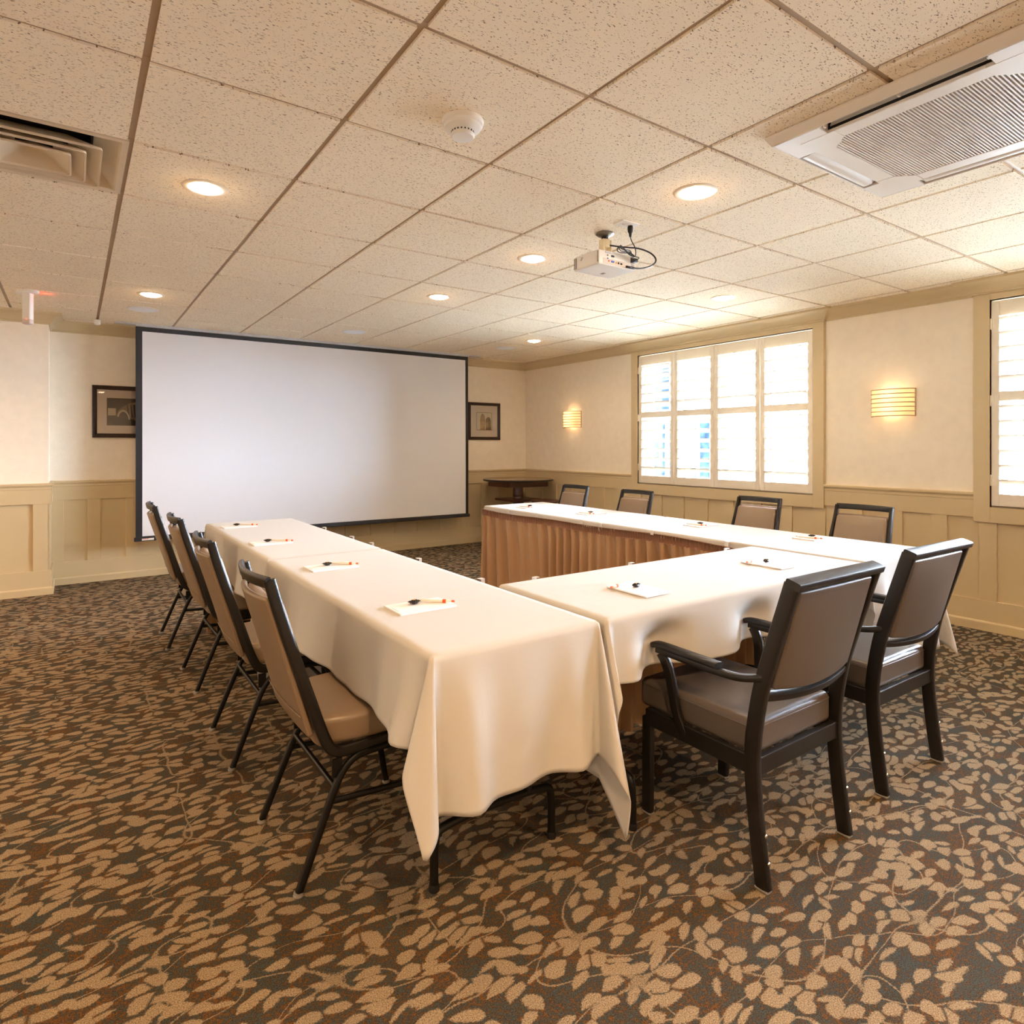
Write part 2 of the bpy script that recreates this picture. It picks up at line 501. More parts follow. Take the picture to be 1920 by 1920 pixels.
# ceiling : grid plane, tegular tiles; fixtures replace some tiles
DIFF_TILE = (-1, 3)
AC = (2.114, 2.994, .507, 1.387)
b = NB()
box(b, XL - .2, XR + .2, YB - .2, YF + .2, CH + .30, CH + .36, 1)
g = .011
for i in range(-7, 10):
    for j in range(-7, 12):
        if (i, j) == DIFF_TILE: continue
        x0, x1 = OX + i * T + g, OX + (i + 1) * T - g
        y0, y1 = OY + j * T + g, OY + (j + 1) * T - g
        x1 = min(x1, XR + .05); y1 = min(y1, YF + .05)
        if x1 <= x0 or y1 <= y0: continue
        # leave the cassette's opening free
        ax0, ax1, ay0, ay1 = AC[0] + .05, AC[1] - .05, AC[2] + .05, AC[3] - .05
        if x1 > ax0 and x0 < ax1 and y1 > ay0 and y0 < ay1:
            for (a0, a1, c0, c1) in ((x0, min(x1, ax0), y0, y1), (max(x0, ax1), x1, y0, y1),
                                     (max(x0, ax0), min(x1, ax1), y0, min(y1, ay0)), (max(x0, ax0), min(x1, ax1), max(y0, ay1), y1)):
                if a1 > a0 and c1 > c0: box(b, a0, a1, c0, c1, CH, CH + .02, 0)
            continue
        box(b, x0, x1, y0, y1, CH, CH + .02, 0)
zt = CH + .010
dx0, dx1 = OX + DIFF_TILE[0] * T, OX + (DIFF_TILE[0] + 1) * T
dy0, dy1 = OY + DIFF_TILE[1] * T, OY + (DIFF_TILE[1] + 1) * T
for i in range(-6, 10):       # main tees along Y
    x = OX + i * T
    if AC[0] + .03 < x < AC[1] - .03:
        box(b, x - .012, x + .012, YB, AC[2] + .03, zt, zt + .03, 1); box(b, x - .012, x + .012, AC[3] - .03, YF, zt, zt + .03, 1)
    else: box(b, x - .012, x + .012, YB, YF, zt, zt + .03, 1)
for j in range(-6, 12):       # cross tees along X, a hair lower
    y = OY + j * T
    if AC[2] + .03 < y < AC[3] - .03:
        box(b, XL, AC[0] + .03, y - .012, y + .012, zt - .001, zt + .029, 1); box(b, AC[1] - .03, XR, y - .012, y + .012, zt - .001, zt + .029, 1)
    else: box(b, XL, XR, y - .012, y + .012, zt - .001, zt + .029, 1)
struct('ceiling', b, ['tile', 'tee'])

# walls
WY1 = (2.962, 4.998); WY2 = (-.37, 1.682); WZ = (.868, 2.294)
b = NB(); box(b, XJ, XR + .2, YF, YF + .15, 0, CH + .3); struct('wall_far', b, 'paper')
b = NB(); box(b, XL, XJ, YJ, YF + .15, 0, CH + .3); struct('wall_far_left', b, 'paper')
b = NB(); box(b, XL - .15, XL, YB - .15, YF + .15, 0, CH + .3); struct('wall_left', b, 'paper')
b = NB(); box(b, XL, XR + .2, YB - .15, YB, 0, CH + .3); struct('wall_back', b, 'paper')
b = NB()
XO = XR + .19
for y0, y1 in ((YB, WY2[0]), (WY2[1], WY1[0]), (WY1[1], YF)): box(b, XR, XO, y0, y1, 0, CH + .3)
for wy in (WY1, WY2):
    box(b, XR, XO, wy[0], wy[1], 0, WZ[0]); box(b, XR, XO, wy[0], wy[1], WZ[1], CH + .3)
struct('wall_right', b, 'paper')

# --- wainscot: boards, battens, rail cap, base, toe; each on its wall
CAP = [(0, .938), (.030, .938), (.034, .945), (.034, .957), (.028, .963), (0, .963)]
BED = [(0, .902), (.020, .902), (.024, .912), (.024, .930), (.028, .938), (0, .938)]
def wains(name, axis, c, a0, a1, sgn, battens, cut=None, ends=(0, 0)):
    """axis 'x': wall runs along X at y=c, facing -Y; axis 'y': runs along Y at x=c facing -X"""
    b = NB()
    def bx(s0, s1, d0, d1, z0, z1):
        if s1 - s0 < 1e-4: return
        if axis == 'x': box(b, s0, s1, min(c + sgn * d0, c + sgn * d1), max(c + sgn * d0, c + sgn * d1), z0, z1)
        else: box(b, min(c + sgn * d0, c + sgn * d1), max(c + sgn * d0, c + sgn * d1), s0, s1, z0, z1)
    bx(a0, a1, 0, .006, .02, .92)                     # backing panel
    bx(a0, a1, 0, .022, .06, .21)                      # bottom rail
    segs = [(a0, a1)]
    if cut:
        segs = []
        cur = a0
        for q0, q1 in cut:
            if q0 > cur: segs.append((cur, q0))
            cur = q1
        if cur < a1: segs.append((cur, a1))
    for s0, s1 in segs:
        bx(s0, s1, 0, .022, .785, .905)
    for s in battens:
        if s + .104 > a1 or s < a0 - .001: continue
        z1 = .787
        if cut and any(q0 < s + .05 < q1 for q0, q1 in cut): z1 = .757
        bx(s, s + .104, 0, .0205, .208, z1)
    o = struct(name, b, 'trim', bevel=.0012)
    # chair rail
    for s0, s1 in segs:
        pass
    return segs
def rail(name, axis, c, segs, sgn):
    b = NB()
    for (s0, s1, m0, m1) in segs:
        for P in (CAP, BED):
            if axis == 'x': extrude_profile(b, P, (s0, c), (s1, c), (0, sgn), m0, m1)
            else: extrude_profile(b, P, (c, s0), (c, s1), (sgn, 0), m0, m1)
    struct(name, b, 'trim')
def base(name, axis, c, s0, s1, sgn, m0=0, m1=0):
    b = NB()
    P = [(0, 0), (.036, 0), (.036, .056), (.030, .066), (0, .066)]
    if axis == 'x': extrude_profile(b, P, (s0, c), (s1, c), (0, sgn), m0, m1)
    else: extrude_profile(b, P, (c, s0), (c, s1), (sgn, 0), m0, m1)
    struct(name, b, 'trim')

CY1 = (2.862, 5.100); CY2 = (-.475, 1.784)          # outer edges of the window casings
wains('trim_1', 'x', YF, XJ, XR, -1, [XJ] + [.104 + .3133 * k for k in range(17)])
wains('trim_2', 'x', YJ, XL, XJ, -1, [XJ - .108 - .44 * k for k in range(8)])
sg = wains('trim_3', 'y', XR, YB, YF, -1, [1.65 + .3015 * k for k in range(-15, 18)], cut=[CY2, CY1])
rail('trim_4', 'x', YF, [(XJ, XR, 0, -1)], -1)
rail('trim_5', 'x', YJ, [(XL, XJ, 0, 1)], -1)
rail('trim_6', 'y', XR, [(YB, CY2[0], 0, 0), (CY2[1], CY1[0], 0, 0), (CY1[1], YF, 0, -1)], -1)
base('baseboard_far', 'x', YF, XJ, XR, -1, 0, -1)
base('baseboard_far_left', 'x', YJ, XL, XJ, -1, 0, 1)
base('baseboard_right', 'y', XR, YB, YF, -1, 0, -1)
# returns of rail, board and base round the jog's outside corner
b = NB()
for P in (CAP, BED): extrude_profile(b, P, (XJ, YJ), (XJ, YF), (1, 0), 1, 0)
box(b, XJ, XJ + .022, YJ - .022, YF, .785, .905); box(b, XJ, XJ + .022, YJ - .022, YF, .06, .21); box(b, XJ, XJ + .012, YJ - .012, YF, .2, .79)
struct('trim_7', b, 'trim')
b = NB(); extrude_profile(b, [(0, 0), (.036, 0), (.036, .056), (.030, .066), (0, .066)], (XJ, YJ), (XJ, YF), (1, 0), 1, 0); struct('baseboard_jog', b, 'trim')
# wainscot of the walls behind the camera
for nm, ax, c_, a0, a1, sg_ in (('trim_8', 'x', YB, XL, XR, 1), ('trim_9', 'y', XL, YB, YJ, 1)):
    wains(nm, ax, c_, a0, a1, sg_, [a0 + .3133 * k for k in range(30)])

# crown moulding
CRN = [(0, 2.342), (.012, 2.342), (.014, 2.352), (.022, 2.357), (.024, 2.366), (.034, 2.376), (.052, 2.400), (.078, 2.418),
       (.094, 2.424), (.098, 2.432), (.098, CH + .004), (0, CH + .004)]
b = NB(); extrude_profile(b, CRN, (XJ, YF), (XR, YF), (0, -1), 0, -1); struct('trim_10', b, 'trim', smooth=True)
b = NB(); extrude_profile(b, CRN, (XL, YJ), (XJ, YJ), (0, -1), 0, 1)
extrude_profile(b, CRN, (XJ, YJ), (XJ, YF), (1, 0), 1, 0); struct('trim_11', b, 'trim', smooth=True)
b = NB()
extrude_profile(b, CRN, (XR, YB), (XR, CY2[0]), (-1, 0), 0, 0)
extrude_profile(b, CRN, (XR, CY2[1]), (XR, CY1[0]), (-1, 0), 0, 0)
extrude_profile(b, CRN, (XR, CY1[1]), (XR, YF), (-1, 0), 0, -1)
for c0, c1 in (CY1, CY2):
    P = CRN
    extrude_profile(b, P, (XR - .036, c0), (XR - .036, c1), (-1, 0), 1, 1)
    extrude_profile(b, P, (XR - .036, c0), (XR, c0), (0, -1), 1, 0)
    extrude_profile(b, P, (XR - .036, c1), (XR, c1), (0, 1), 1, 0)
struct('trim_12', b, 'trim', smooth=True)
b = NB(); extrude_profile(b, CRN, (XL, YB), (XR, YB), (0, 1), 0, 0); extrude_profile(b, CRN, (XL, YB), (XL, YJ), (1, 0), 0, 0); struct('trim_13', b, 'trim', smooth=True)

# --- windows with plantation shutters
def window(name, cy, wy):
    c0, c1 = cy; w0, w1 = wy
    b = NB()
    xf = XR - .036
    z0, z1 = .757, 2.36
    i0, i1 = w0, w1
    box(b, xf, XR, c0, i0 - .004, z0, z1); box(b, xf, XR, i1 + .004, c1, z0, z1)
    box(b, xf, XR, i0 - .004, i1 + .004, z0, WZ[0] - .004); box(b, xf, XR, i0 - .004, i1 + .004, WZ[1] + .004, z1)
    # jamb lining
    box(b, xf + .002, XO, i0 - .014, i0 - .004, WZ[0] - .014, WZ[1] + .014); box(b, xf + .002, XO, i1 + .004, i1 + .014, WZ[0] - .014, WZ[1] + .014)
    box(b, xf + .002, XO, i0 - .004, i1 + .004, WZ[0] - .014, WZ[0] - .004); box(b, xf + .002, XO, i0 - .004, i1 + .004, WZ[1] + .004, WZ[1] + .014)
    win = struct(name, b, 'trim', bevel=.001)
    # outer sash with muntins + glass
    b = NB(); xs = XR + .13
    box(b, xs, xs + .04, i0, i0 + .05, WZ[0], WZ[1]); box(b, xs, xs + .04, i1 - .05, i1, WZ[0], WZ[1])
    box(b, xs, xs + .04, i0 + .05, i1 - .05, WZ[0], WZ[0] + .05); box(b, xs, xs + .04, i0 + .05, i1 - .05, WZ[1] - .05, WZ[1])
    ym = (i0 + i1) / 2
    box(b, xs, xs + .04, ym - .03, ym + .03, WZ[0] + .05, WZ[1] - .05)
    for k in (1, 3): yy = i0 + (i1 - i0) * k / 4; box(b, xs + .012, xs + .028, yy - .01, yy + .01, WZ[0] + .05, WZ[1] - .05)
    obj('window_frame', b, 'sash', win)
    b = NB(); box(b, xs + .018, xs + .022, i0 + .045, i1 - .045, WZ[0] + .045, WZ[1] - .045); obj('glass', b, 'glass', win)
    # four shutter panels
    n = 4; gap = .004
    pw = (i1 - i0) / n
    for k in range(n):
        y0, y1 = i0 + k * pw + gap / 2, i0 + (k + 1) * pw - gap / 2
        zb, zt_ = WZ[0] + .007, WZ[1] - .007
        x0, x1 = XR - .026, XR + .004
        b = NB()
        st = .046
        box(b, x0, x1, y0, y0 + st, zb, zt_); box(b, x0, x1, y1 - st, y1, zb, zt_)
        box(b, x0, x1, y0 + st, y1 - st, zb, .957); box(b, x0, x1, y0 + st, y1 - st, 2.182, zt_)
        box(b, x0, x1, y0 + st, y1 - st, 1.597, 1.662)
        pan = obj('shutter_panel', b, 'shutter', win, bevel=.002)
        b = NB()
        xc = (x0 + x1) / 2
        th = radians(-27)
        for z in [1.027 + .1015 * q - .0 for q in range(6)] + [1.739 + .0998 * q for q in range(5)] :
            zc = z + .012
            pts = []
            for s in range(10):
                a = 2 * pi * s / 10
                px, pz = .044 * cos(a), .0052 * sin(a)
                pts.append((xc + px * cos(th) - pz * sin(th), zc + px * sin(th) + pz * cos(th)))
            A = [b.verts.new((p[0], y0 + st + .002, p[1])) for p in pts]
            B = [b.verts.new((p[0], y1 - st - .002, p[1])) for p in pts]
            for q in range(10):
                r = (q + 1) % 10
                b.faces.new((A[q], A[r], B[r], B[q]))
            b.faces.new(A); b.faces.new(list(reversed(B)))
        obj('louvers', b, 'shutter', pan, smooth=True)
        # hinges on the outer stiles
        ys = None
        if k == 0: ys = y0 - .001
        if k == n - 1: ys = y1 + .001
        if ys is not None:
            for zh in (1.05, 1.60, 2.13):
                b = NB()
                lathe(b, [(.005, -.038), (.005, .038)], 10, Matrix.Translation((x0 - .004, ys, zh)))
                box(b, x0 - .003, x0, min(ys, ys + (.016 if k == 0 else -.016)), max(ys, ys + (.016 if k == 0 else -.016)), zh - .036, zh + .036)
                obj('hinge', b, 'shutter', pan, smooth=True)
    # magnet catches at the centre
    for s in (-.016, .016):
        b = NB(); box(b, XR - .036, XR - .026, ym + s - .005, ym + s + .005, 1.575, 1.64); obj('catch', b, 'shutter', win, bevel=.001)
    return win
window('window_1', CY1, WY1)
window('window_2', CY2, WY2)

# ------------------------------------------------------------ ceiling fixtures
def make_downlight():
    t = thing('ceiling_downlight', 'x', 'ceiling light', (0, 0, CH))
    b = NB(); lathe(b, [(.070, .004), (.072, -.004), (.088, -.005), (.096, -.001), (.096, .001), (.070, .001)], 48, cap=False)
    obj('trim_ring', b, 'reflector', t, smooth=True)
    b = NB(); lathe(b, [(.0001, -.020), (.02, -.019), (.045, -.014), (.062, -.006), (.069, .002)], 40, cap=False)
    obj('lamp_lens', b, 'lampglow', t, smooth=True)
    return t
def lampin(x, y, p, glow=0):
    if glow:
        l = bpy.data.lights.new('downlight_glow', 'POINT'); l.energy = glow; l.color = LAMP_COL; l.shadow_soft_size = .012
        o = bpy.data.objects.new('downlight_glow', l); COL.objects.link(o); o.location = (x, y, CH - .036)
    l = bpy.data.lights.new('downlight_lamp', 'AREA'); l.shape = 'DISK'; l.size = .13; l.energy = p; l.color = LAMP_COL; l.spread = radians(150)
    o = bpy.data.objects.new('downlight_lamp', l); COL.objects.link(o); o.location = (x, y, CH - .023)
DL = [(.482, 3.085, 'brightest round ceiling downlight at left, in the tile beside the square air vent'),
      (2.31, 1.865, 'round ceiling downlight nearest the large square air conditioner cassette'),
      (2.315, 3.10, 'round ceiling downlight just left of the hanging projector'),
      (2.315, 4.31, 'round ceiling downlight second of the middle row past the projector toward the screen'),
      (.482, 5.50, 'small round ceiling downlight near the top left corner of the projection screen'),
      (4.145, 3.08, 'washed-out round ceiling downlight in front of the shuttered window'),
      (4.145, 5.53, 'farthest round ceiling downlight near the corner at right of the screen')]
d0 = make_downlight()
for k, (x, y, lab) in enumerate(DL):
    if k == 0: d0.location = (x, y, CH); d0['label'] = lab; d0['group'] = 'recessed ceiling downlights'
    else: dup(d0, (x, y, CH), label=lab, group='recessed ceiling downlights')
    lampin(x, y, LAMP_W * .9, .45)
# unseen downlights added behind and beside the camera for stronger warm fill
for x, y, lab in ((.482, .04, 'added unseen fill downlight above and behind the camera, left of its centre'), (2.31, -.57, 'added unseen fill downlight behind the camera near the window wall'),
             (-1.95, .04, 'added unseen fill downlight behind the camera toward the left wall'), (-1.95, 3.08, 'added unseen fill downlight left of the frame beyond the air vent'),
             (-1.95, 5.5, 'added unseen fill downlight left of the frame near the far wall'), (.482, -1.79, 'added unseen fill downlight nearest the back wall')):
    dup(d0, (x, y, CH), label=lab, group='recessed ceiling downlights')
    lampin(x, y, LAMP_W * 5.5)

# ceiling speakers
def make_speaker():
    t = thing('ceiling_speaker', 'x', 'ceiling speaker', (0, 0, CH))
    b = NB(); lathe(b, [(.100, .001), (.100, -.004), (.112, -.005), (.120, -.001), (.120, .001)], 40, cap=False); obj('rim', b, 'whiteplastic', t, smooth=True)
    b = NB(); lathe(b, [(.0001, -.006), (.06, -.0055), (.101, -.003)], 40, cap=False); obj('grille', b, MT_SPK, t, smooth=True)
    return t
MT_SPK = mat('speaker_grille', lin(250, 252, 255), .95, spec=.0)
s0 = make_speaker()
for k, (x, lab) in enumerate(((.478, 'round white ceiling speaker above the left end of the projection screen'),
                              (2.33, 'round white ceiling speaker above the middle of the projection screen'),
                              (4.18, 'round white ceiling speaker beyond the right end of the projection screen'))):
    if k == 0: s0.location = (x, 6.14, CH); s0['label'] = lab; s0['group'] = 'ceiling speakers'
    else: dup(s0, (x, 6.14, CH), label=lab, group='ceiling speakers')

# smoke detector
t = thing('smoke_detector', 'white round smoke detector with a stepped domed head on the ceiling', 'smoke detector', (1.128, 1.925, CH))
b = NB(); lathe(b, [(.0001, .001), (.072, .001), (.074, -.006), (.072, -.017), (.066, -.021), (.0001, -.021)], 48, cap=False); obj('base', b, 'whiteplastic', t, smooth=True)
b = NB(); lathe(b, [(.066, -.020), (.064, -.030), (.054, -.037), (.040, -.040), (.040, -.048), (.043, -.051), (.043, -.056), (.038, -.061), (.0001, -.063)], 48, cap=False); obj('head', b, 'whiteplastic', t, smooth=True)
b = NB()
for k in range(20):
    a = 2 * pi * k / 20
    M = Matrix.Translation((.0402 * cos(a), .0402 * sin(a), -.0445)) @ Matrix.Rotation(a, 4, 'Z')
    box(b, -.001, .001, -.0025, .0025, -.0025, .0025, M=M)
obj('vent_slots', b, 'acdark', t)

# small white sprinkler / sensor near the screen housing
t = thing('sprinkler_head', 'tiny white sprinkler head on the ceiling left of the screen housing', 'sprinkler', (.176, 6.90, CH))
b = NB(); lathe(b, [(.0001, 0), (.028, 0), (.028, -.012), (.020, -.016), (.0001, -.016)], 24, cap=False); obj('collar', b, 'whiteplastic', t, smooth=True)
b = NB(); lathe(b, [(.0001, -.015), (.022, -.016), (.026, -.026), (.024, -.040), (.012, -.046), (.0001, -.047)], 24, cap=False); obj('cap', b, 'whiteplastic', t, smooth=True)

# beam detector stick on the ceiling at left
t = thing('alarm_sensor', 'white stick-shaped sensor with red light hanging from an oval ceiling plate', 'sensor', (-.283, 5.90, CH))
b = NB()
pr = []
for z in (0, -.020): pr.append([b.verts.new((.085 * cos(2 * pi * i / 32) * (1 if z == 0 else .96), .045 * sin(2 * pi * i / 32), z)) for i in range(32)])
for i in range(32): b.faces.new((pr[0][i], pr[0][(i + 1) % 32], pr[1][(i + 1) % 32], pr[1][i]))
b.faces.new(pr[0]); b.faces.new(pr[1])
Rz = Matrix.Rotation(-radians(34.85), 4, 'Z')
bmesh.ops.transform(b, matrix=Rz, verts=b.verts)
obj('ceiling_plate', b, 'whiteplastic', t, smooth=True)
b = NB(); roundbox(b, .030, .022, .105, .008, fn=lambda p: Rz @ (p + Vector((.004, 0, -.120)))); obj('stem', b, 'whiteplastic', t, smooth=True)
b = NB(); roundbox(b, .031, .023, .020, .009, fn=lambda p: Rz @ (p + Vector((.004, 0, -.228)))); obj('sensor_tip', b, mat('smoked_tip', lin(214, 196, 186), .25), t, smooth=True)
b = NB(); lathe(b, [(.0001, -.003), (.004, -.002), (.005, 0)], 12, Rz @ Matrix.Translation((.012, -.0235, -.214)) @ Matrix.Rotation(radians(90), 4, 'X'), cap=False); led = obj('indicator_light', b, 'red', t)
l = bpy.data.lights.new('indicator_lamp', 'POINT'); l.energy = .12; l.color = (1, .05, .02); l.shadow_soft_size = .004
o = bpy.data.objects.new('indicator_lamp', l); COL.objects.link(o); o.location = (-.283 + .10, 5.90 + .02, CH - .03)

# square air diffuser in the ceiling grid (nested louvre rings)
cxd, cyd = (dx0 + dx1) / 2, (dy0 + dy1) / 2
t = thing('air_vent', 'square beige ceiling air vent of nested louvre rings at left', 'air vent', (cxd, cyd, CH))
def sqring(b, h0, z0, h1, z1, th=.002, r=.012):
    """sloping square band from half-size h0 at z0 to h1 at z1"""
    def ring(h, z, rr, inset=0):
        pts = []
        for (sx, sy, a0) in ((1, 1, 0), (-1, 1, 90), (-1, -1, 180), (1, -1, 270)):
            for k in range(5):
                a = radians(a0 + 90 * k / 4)
                pts.append(b.verts.new((sx * (h - rr) + rr * cos(a), sy * (h - rr) + rr * sin(a), z)))
        return pts
    A, B = ring(h0, z0, r), ring(h1, z1, r * 1.6)
    B2, A2 = ring(h1 - th * 2.2, z1, r * 1.5), ring(h0 - th * 2.2, z0, r * .9)
    n = len(A)
    for P, Q in ((A, B), (B, B2), (B2, A2), (A2, A)):
        for i in range(n): b.faces.new((P[i], P[(i + 1) % n], Q[(i + 1) % n], Q[i]))
b = NB()
H = T / 2 - .004
def sqflat(b, h0, h1, z0, z1):
    A = [b.verts.new((sx * h0, sy * h0, z0)) for sx, sy in ((1, 1), (-1, 1), (-1, -1), (1, -1))]
    B = [b.verts.new((sx * h1, sy * h1, z1)) for sx, sy in ((1, 1), (-1, 1), (-1, -1), (1, -1))]
    for i in range(4): b.faces.new((A[i], A[(i + 1) % 4], B[(i + 1) % 4], B[i]))
sqflat(b, H, H - .022, 0, 0); sqflat(b, H - .022, H - .030, 0, .006); sqflat(b, H - .030, .19, .006, .075); sqflat(b, H, H, 0, .012)
obj('outer_pan', b, 'whitemetal', t)
for h, zt1, zb1 in ((.165, .050, .0), (.115, .040, -.004), (.066, .030, -.008)):
    b = NB(); sqring(b, h - .050, zt1, h + .052, zb1 - .012, th=.0025); 
    sqring(b, h + .052, zb1 - .012, h + .054, zb1 - .020, th=.003)
    obj('louvre_ring', b, 'whitemetal', t)
b = NB()
box(b, -.19, .19, -.19, .19, .22, .225); 
for sx in (-1, 1):
    box(b, sx * .19 - .002, sx * .19 + .002, -.19, .19, .07, .22); box(b, -.19, .19, sx * .19 - .002, sx * .19 + .002, .07, .22)
obj('duct_box', b, 'duct', t)

# ceiling cassette air conditioner
acx, acy = (AC[0] + AC[1]) / 2, (AC[2] + AC[3]) / 2
AH = (AC[1] - AC[0]) / 2
t = thing('ceiling_air_conditioner', 'large square white ceiling cassette air conditioner with ribbed octagonal grille', 'air conditioner', (acx, acy, CH))
ZA = -.038     # panel face below the ceiling
SL0, SL1, SW, GH, cut = .352, .418, .248, .285, .060     # slot offsets from the centre and half length
b = NB()
def acbox(x0, x1, y0, y1, z0, z1): box(b, x0, x1, y0, y1, z0, z1)
# rim with bevelled outer edge
A = [(AH, -.002), (AH, -.010), (SL1 + .005, ZA), (SL1, ZA), (SL1, -.002)]
for k in range(4):
    R = Matrix.Rotation(k * pi / 2, 4, 'Z')
    vs0, vs1 = [], []
    for o_, z in A:
        vs0.append(b.verts.new(R @ Vector((o_, -o_, z)))); vs1.append(b.verts.new(R @ Vector((o_, o_, z))))
    for i in range(len(A)):
        j = (i + 1) % len(A)
        b.faces.new((vs0[i], vs0[j], vs1[j], vs1[i]))
    # corner blocks between the slots
    box(b, SW, SL1, SW, SL1, ZA, -.004, M=R)
    # inner bar between slot and grille
    box(b, GH, SL0, -(GH - cut), GH - cut, ZA, ZA + .012, M=R)
obj('panel', b, 'acplastic', t, bevel=.002)
b = NB()
for k in range(4):
    R = Matrix.Rotation(k * pi / 2, 4, 'Z')
    box(b, SL0, SL1, -SW, SW, .05, .06, M=R); box(b, SL0 - .004, SL0, -SW, SW, ZA + .011, .06, M=R); box(b, SL1, SL1 + .004, -SW, SW, -.004, .06, M=R)
    box(b, SL0, SL1, SW, SW + .004, -.004, .06, M=R); box(b, SL0, SL1, -SW - .004, -SW, -.004, .06, M=R)
obj('air_slots', b, 'acdark', t)
# vanes : k=0 is +X (window side), 1 +Y (far side), 2 -X (left, standing open), 3 -Y
for k, ang in ((0, 12), (1, 20), (2, 82), (3, 15)):
    R = Matrix.Rotation(k * pi / 2, 4, 'Z')
    b = NB()
    n = 10
    rows = []
    hw_ = .011 if k == 2 else .030
    for s in range(n + 1):
        u = -hw_ + 2 * hw_ * s / n
        v = .010 * (1 - (u / hw_) ** 2) * (hw_ / .03)
        a = radians(ang)
        rows.append((u * cos(a) - v * sin(a) - (.026 if k == 2 else 0), -u * sin(a) - v * cos(a) + (.014 if k == 2 else 0)))
    for dz in (0,):
        P = [[b.verts.new(R @ Vector(((SL0 + SL1) / 2 + x, y, ZA + .014 + z))) for x, z in rows] for y in (-SW + .012, SW - .012)]
        Q = [[b.verts.new(R @ Vector(((SL0 + SL1) / 2 + x, y, ZA + .017 + z))) for x, z in rows] for y in (-SW + .012, SW - .012)]
        for s in range(n):
            b.faces.new((P[0][s], P[0][s + 1], P[1][s + 1], P[1][s])); b.faces.new((Q[0][s], Q[1][s], Q[1][s + 1], Q[0][s + 1]))
            for e in (0, 1): b.faces.new((P[e][s], Q[e][s], Q[e][s + 1], P[e][s + 1]))
        for s in (0, n): b.faces.new((P[0][s], P[1][s], Q[1][s], Q[0][s]))
    for y in (-SW + .006, 0, SW - .006):
        box(b, (SL0 + SL1) / 2 - .008, (SL0 + SL1) / 2 + .008, y - .003, y + .003, -.03, .0, M=R)
    obj('vane', b, 'acplastic', t, smooth=True)
b = NB()
oct_ = [(GH, GH - cut), (GH - cut, GH), (-GH + cut, GH), (-GH, GH - cut), (-GH, -GH + cut), (-GH + cut, -GH), (GH - cut, -GH), (GH, -GH + cut)]
# filled corners around the octagon
for sx in (1, -1):
    for sy in (1, -1):
        b = NB()
        vs = [(sx * SL0, sy * SL0), (sx * (GH - cut), sy * SL0), (sx * (GH - cut), sy * GH), (sx * GH, sy * (GH - cut)), (sx * SL0, sy * (GH - cut))]
        A = [b.verts.new((x, y, ZA - .0007)) for x, y in vs]; B = [b.verts.new((x, y, ZA + .012)) for x, y in vs]
        b.faces.new(A); b.faces.new(B)
        for i in range(5): b.faces.new((A[i], A[(i + 1) % 5], B[(i + 1) % 5], B[i]))
        obj('corner_cover', b, 'acplastic', t)
b = NB()
n = 54
for i in range(n):
    y = -GH + .006 + (2 * GH - .012) * i / (n - 1)
    hx = GH - .003 if abs(y) < GH - cut else GH - (abs(y) - (GH - cut)) - .003
    box(b, -hx, hx, y - .0024, y + .0024, ZA + .001, ZA + .010)
for x in (-.16, -.08, 0, .08, .16): box(b, x - .0015, x + .0015, -GH + .02, GH - .02, ZA + .006, ZA + .012)
obj('intake_grille', b, 'acplastic', t)
b = NB(); box(b, -GH + .004, GH - .004, -GH + .004, GH - .004, ZA + .028, ZA + .032); obj('filter', b, mat('grey_filter', lin(74, 68, 64), .8), t)

# ------------------------------------------------------------ projector
PX0, PX1, PY0, PY1, PZ0, PZ1 = 2.182, 2.442, 2.365, 2.560, 2.215, 2.290
pm = thing('projector_mount', 'cream ceiling bracket with round plate holding the white projector', 'projector mount', (2.36, 2.51, CH))
b = NB(); lathe(b, [(.0001, 0), (.046, 0), (.050, -.006), (.040, -.014), (.022, -.018), (.0001, -.018)], 32, cap=False); obj('ceiling_plate', b, 'grey', pm, smooth=True)
b = NB(); lathe(b, [(.018, -.016), (.018, -.040)], 20); obj('stem', b, 'blackplastic', pm, smooth=True)
b = NB(); lathe(b, [(.026, -.036), (.028, -.042), (.028, -.072), (.024, -.080)], 28); 
box(b, .024, .030, -.024, .016, -.125, -.038); box(b, -.030, -.024, -.024, .016, -.125, -.038)
obj('yoke', b, 'cream', pm, bevel=.002)
b = NB(); box(b, -.075, .060, -.055, .030, -.150, -.144); box(b, -.055, .045, -.030, -.026, -.150, -.112)
obj('mounting_plate', b, 'cream', pm, bevel=.002)
pj = thing('projector', 'white video projector hanging from the ceiling, connector panel facing the room', 'projector', ((PX0 + PX1) / 2, (PY0 + PY1) / 2, PZ0))
hx, hy, hz = (PX1 - PX0) / 2, (PY1 - PY0) / 2, (PZ1 - PZ0) / 2
b = NB(); roundbox(b, hx, hy, hz, .008, fn=lambda p: p + Vector((0, 0, hz))); obj('body', b, 'whiteplastic', pj, smooth=True)
b = NB()
for k in range(11):
    for j in range(2): box(b, -hx - .001, -hx + .002, hy - .012 - j * .013, hy - .003 - j * .013 - .001, .010 + k * .0052, .0128 + k * .0052)
obj('vent_slots', b, 'acdark', pj)
b = NB()
for k in range(11): box(b, -hx - .001, -hx + .002, -hy + .004, -hy + .010, .010 + k * .0052, .0128 + k * .0052)
obj('rear_vent_slots', b, 'acdark', pj)
b = NB()
for k in range(3): box(b, -hx - .001, -hx + .002, .03 - k * .004, .042 - k * .002, .045 + k * .006, .0465 + k * .006)
obj('side_grooves', b, 'acdark', pj)
b = NB()
box(b, -hx + .03, hx - .006, -hy - .0015, -hy + .002, .006, .034)
obj('connector_panel', b, mat('port_panel', lin(214, 206, 196), .5), pj)
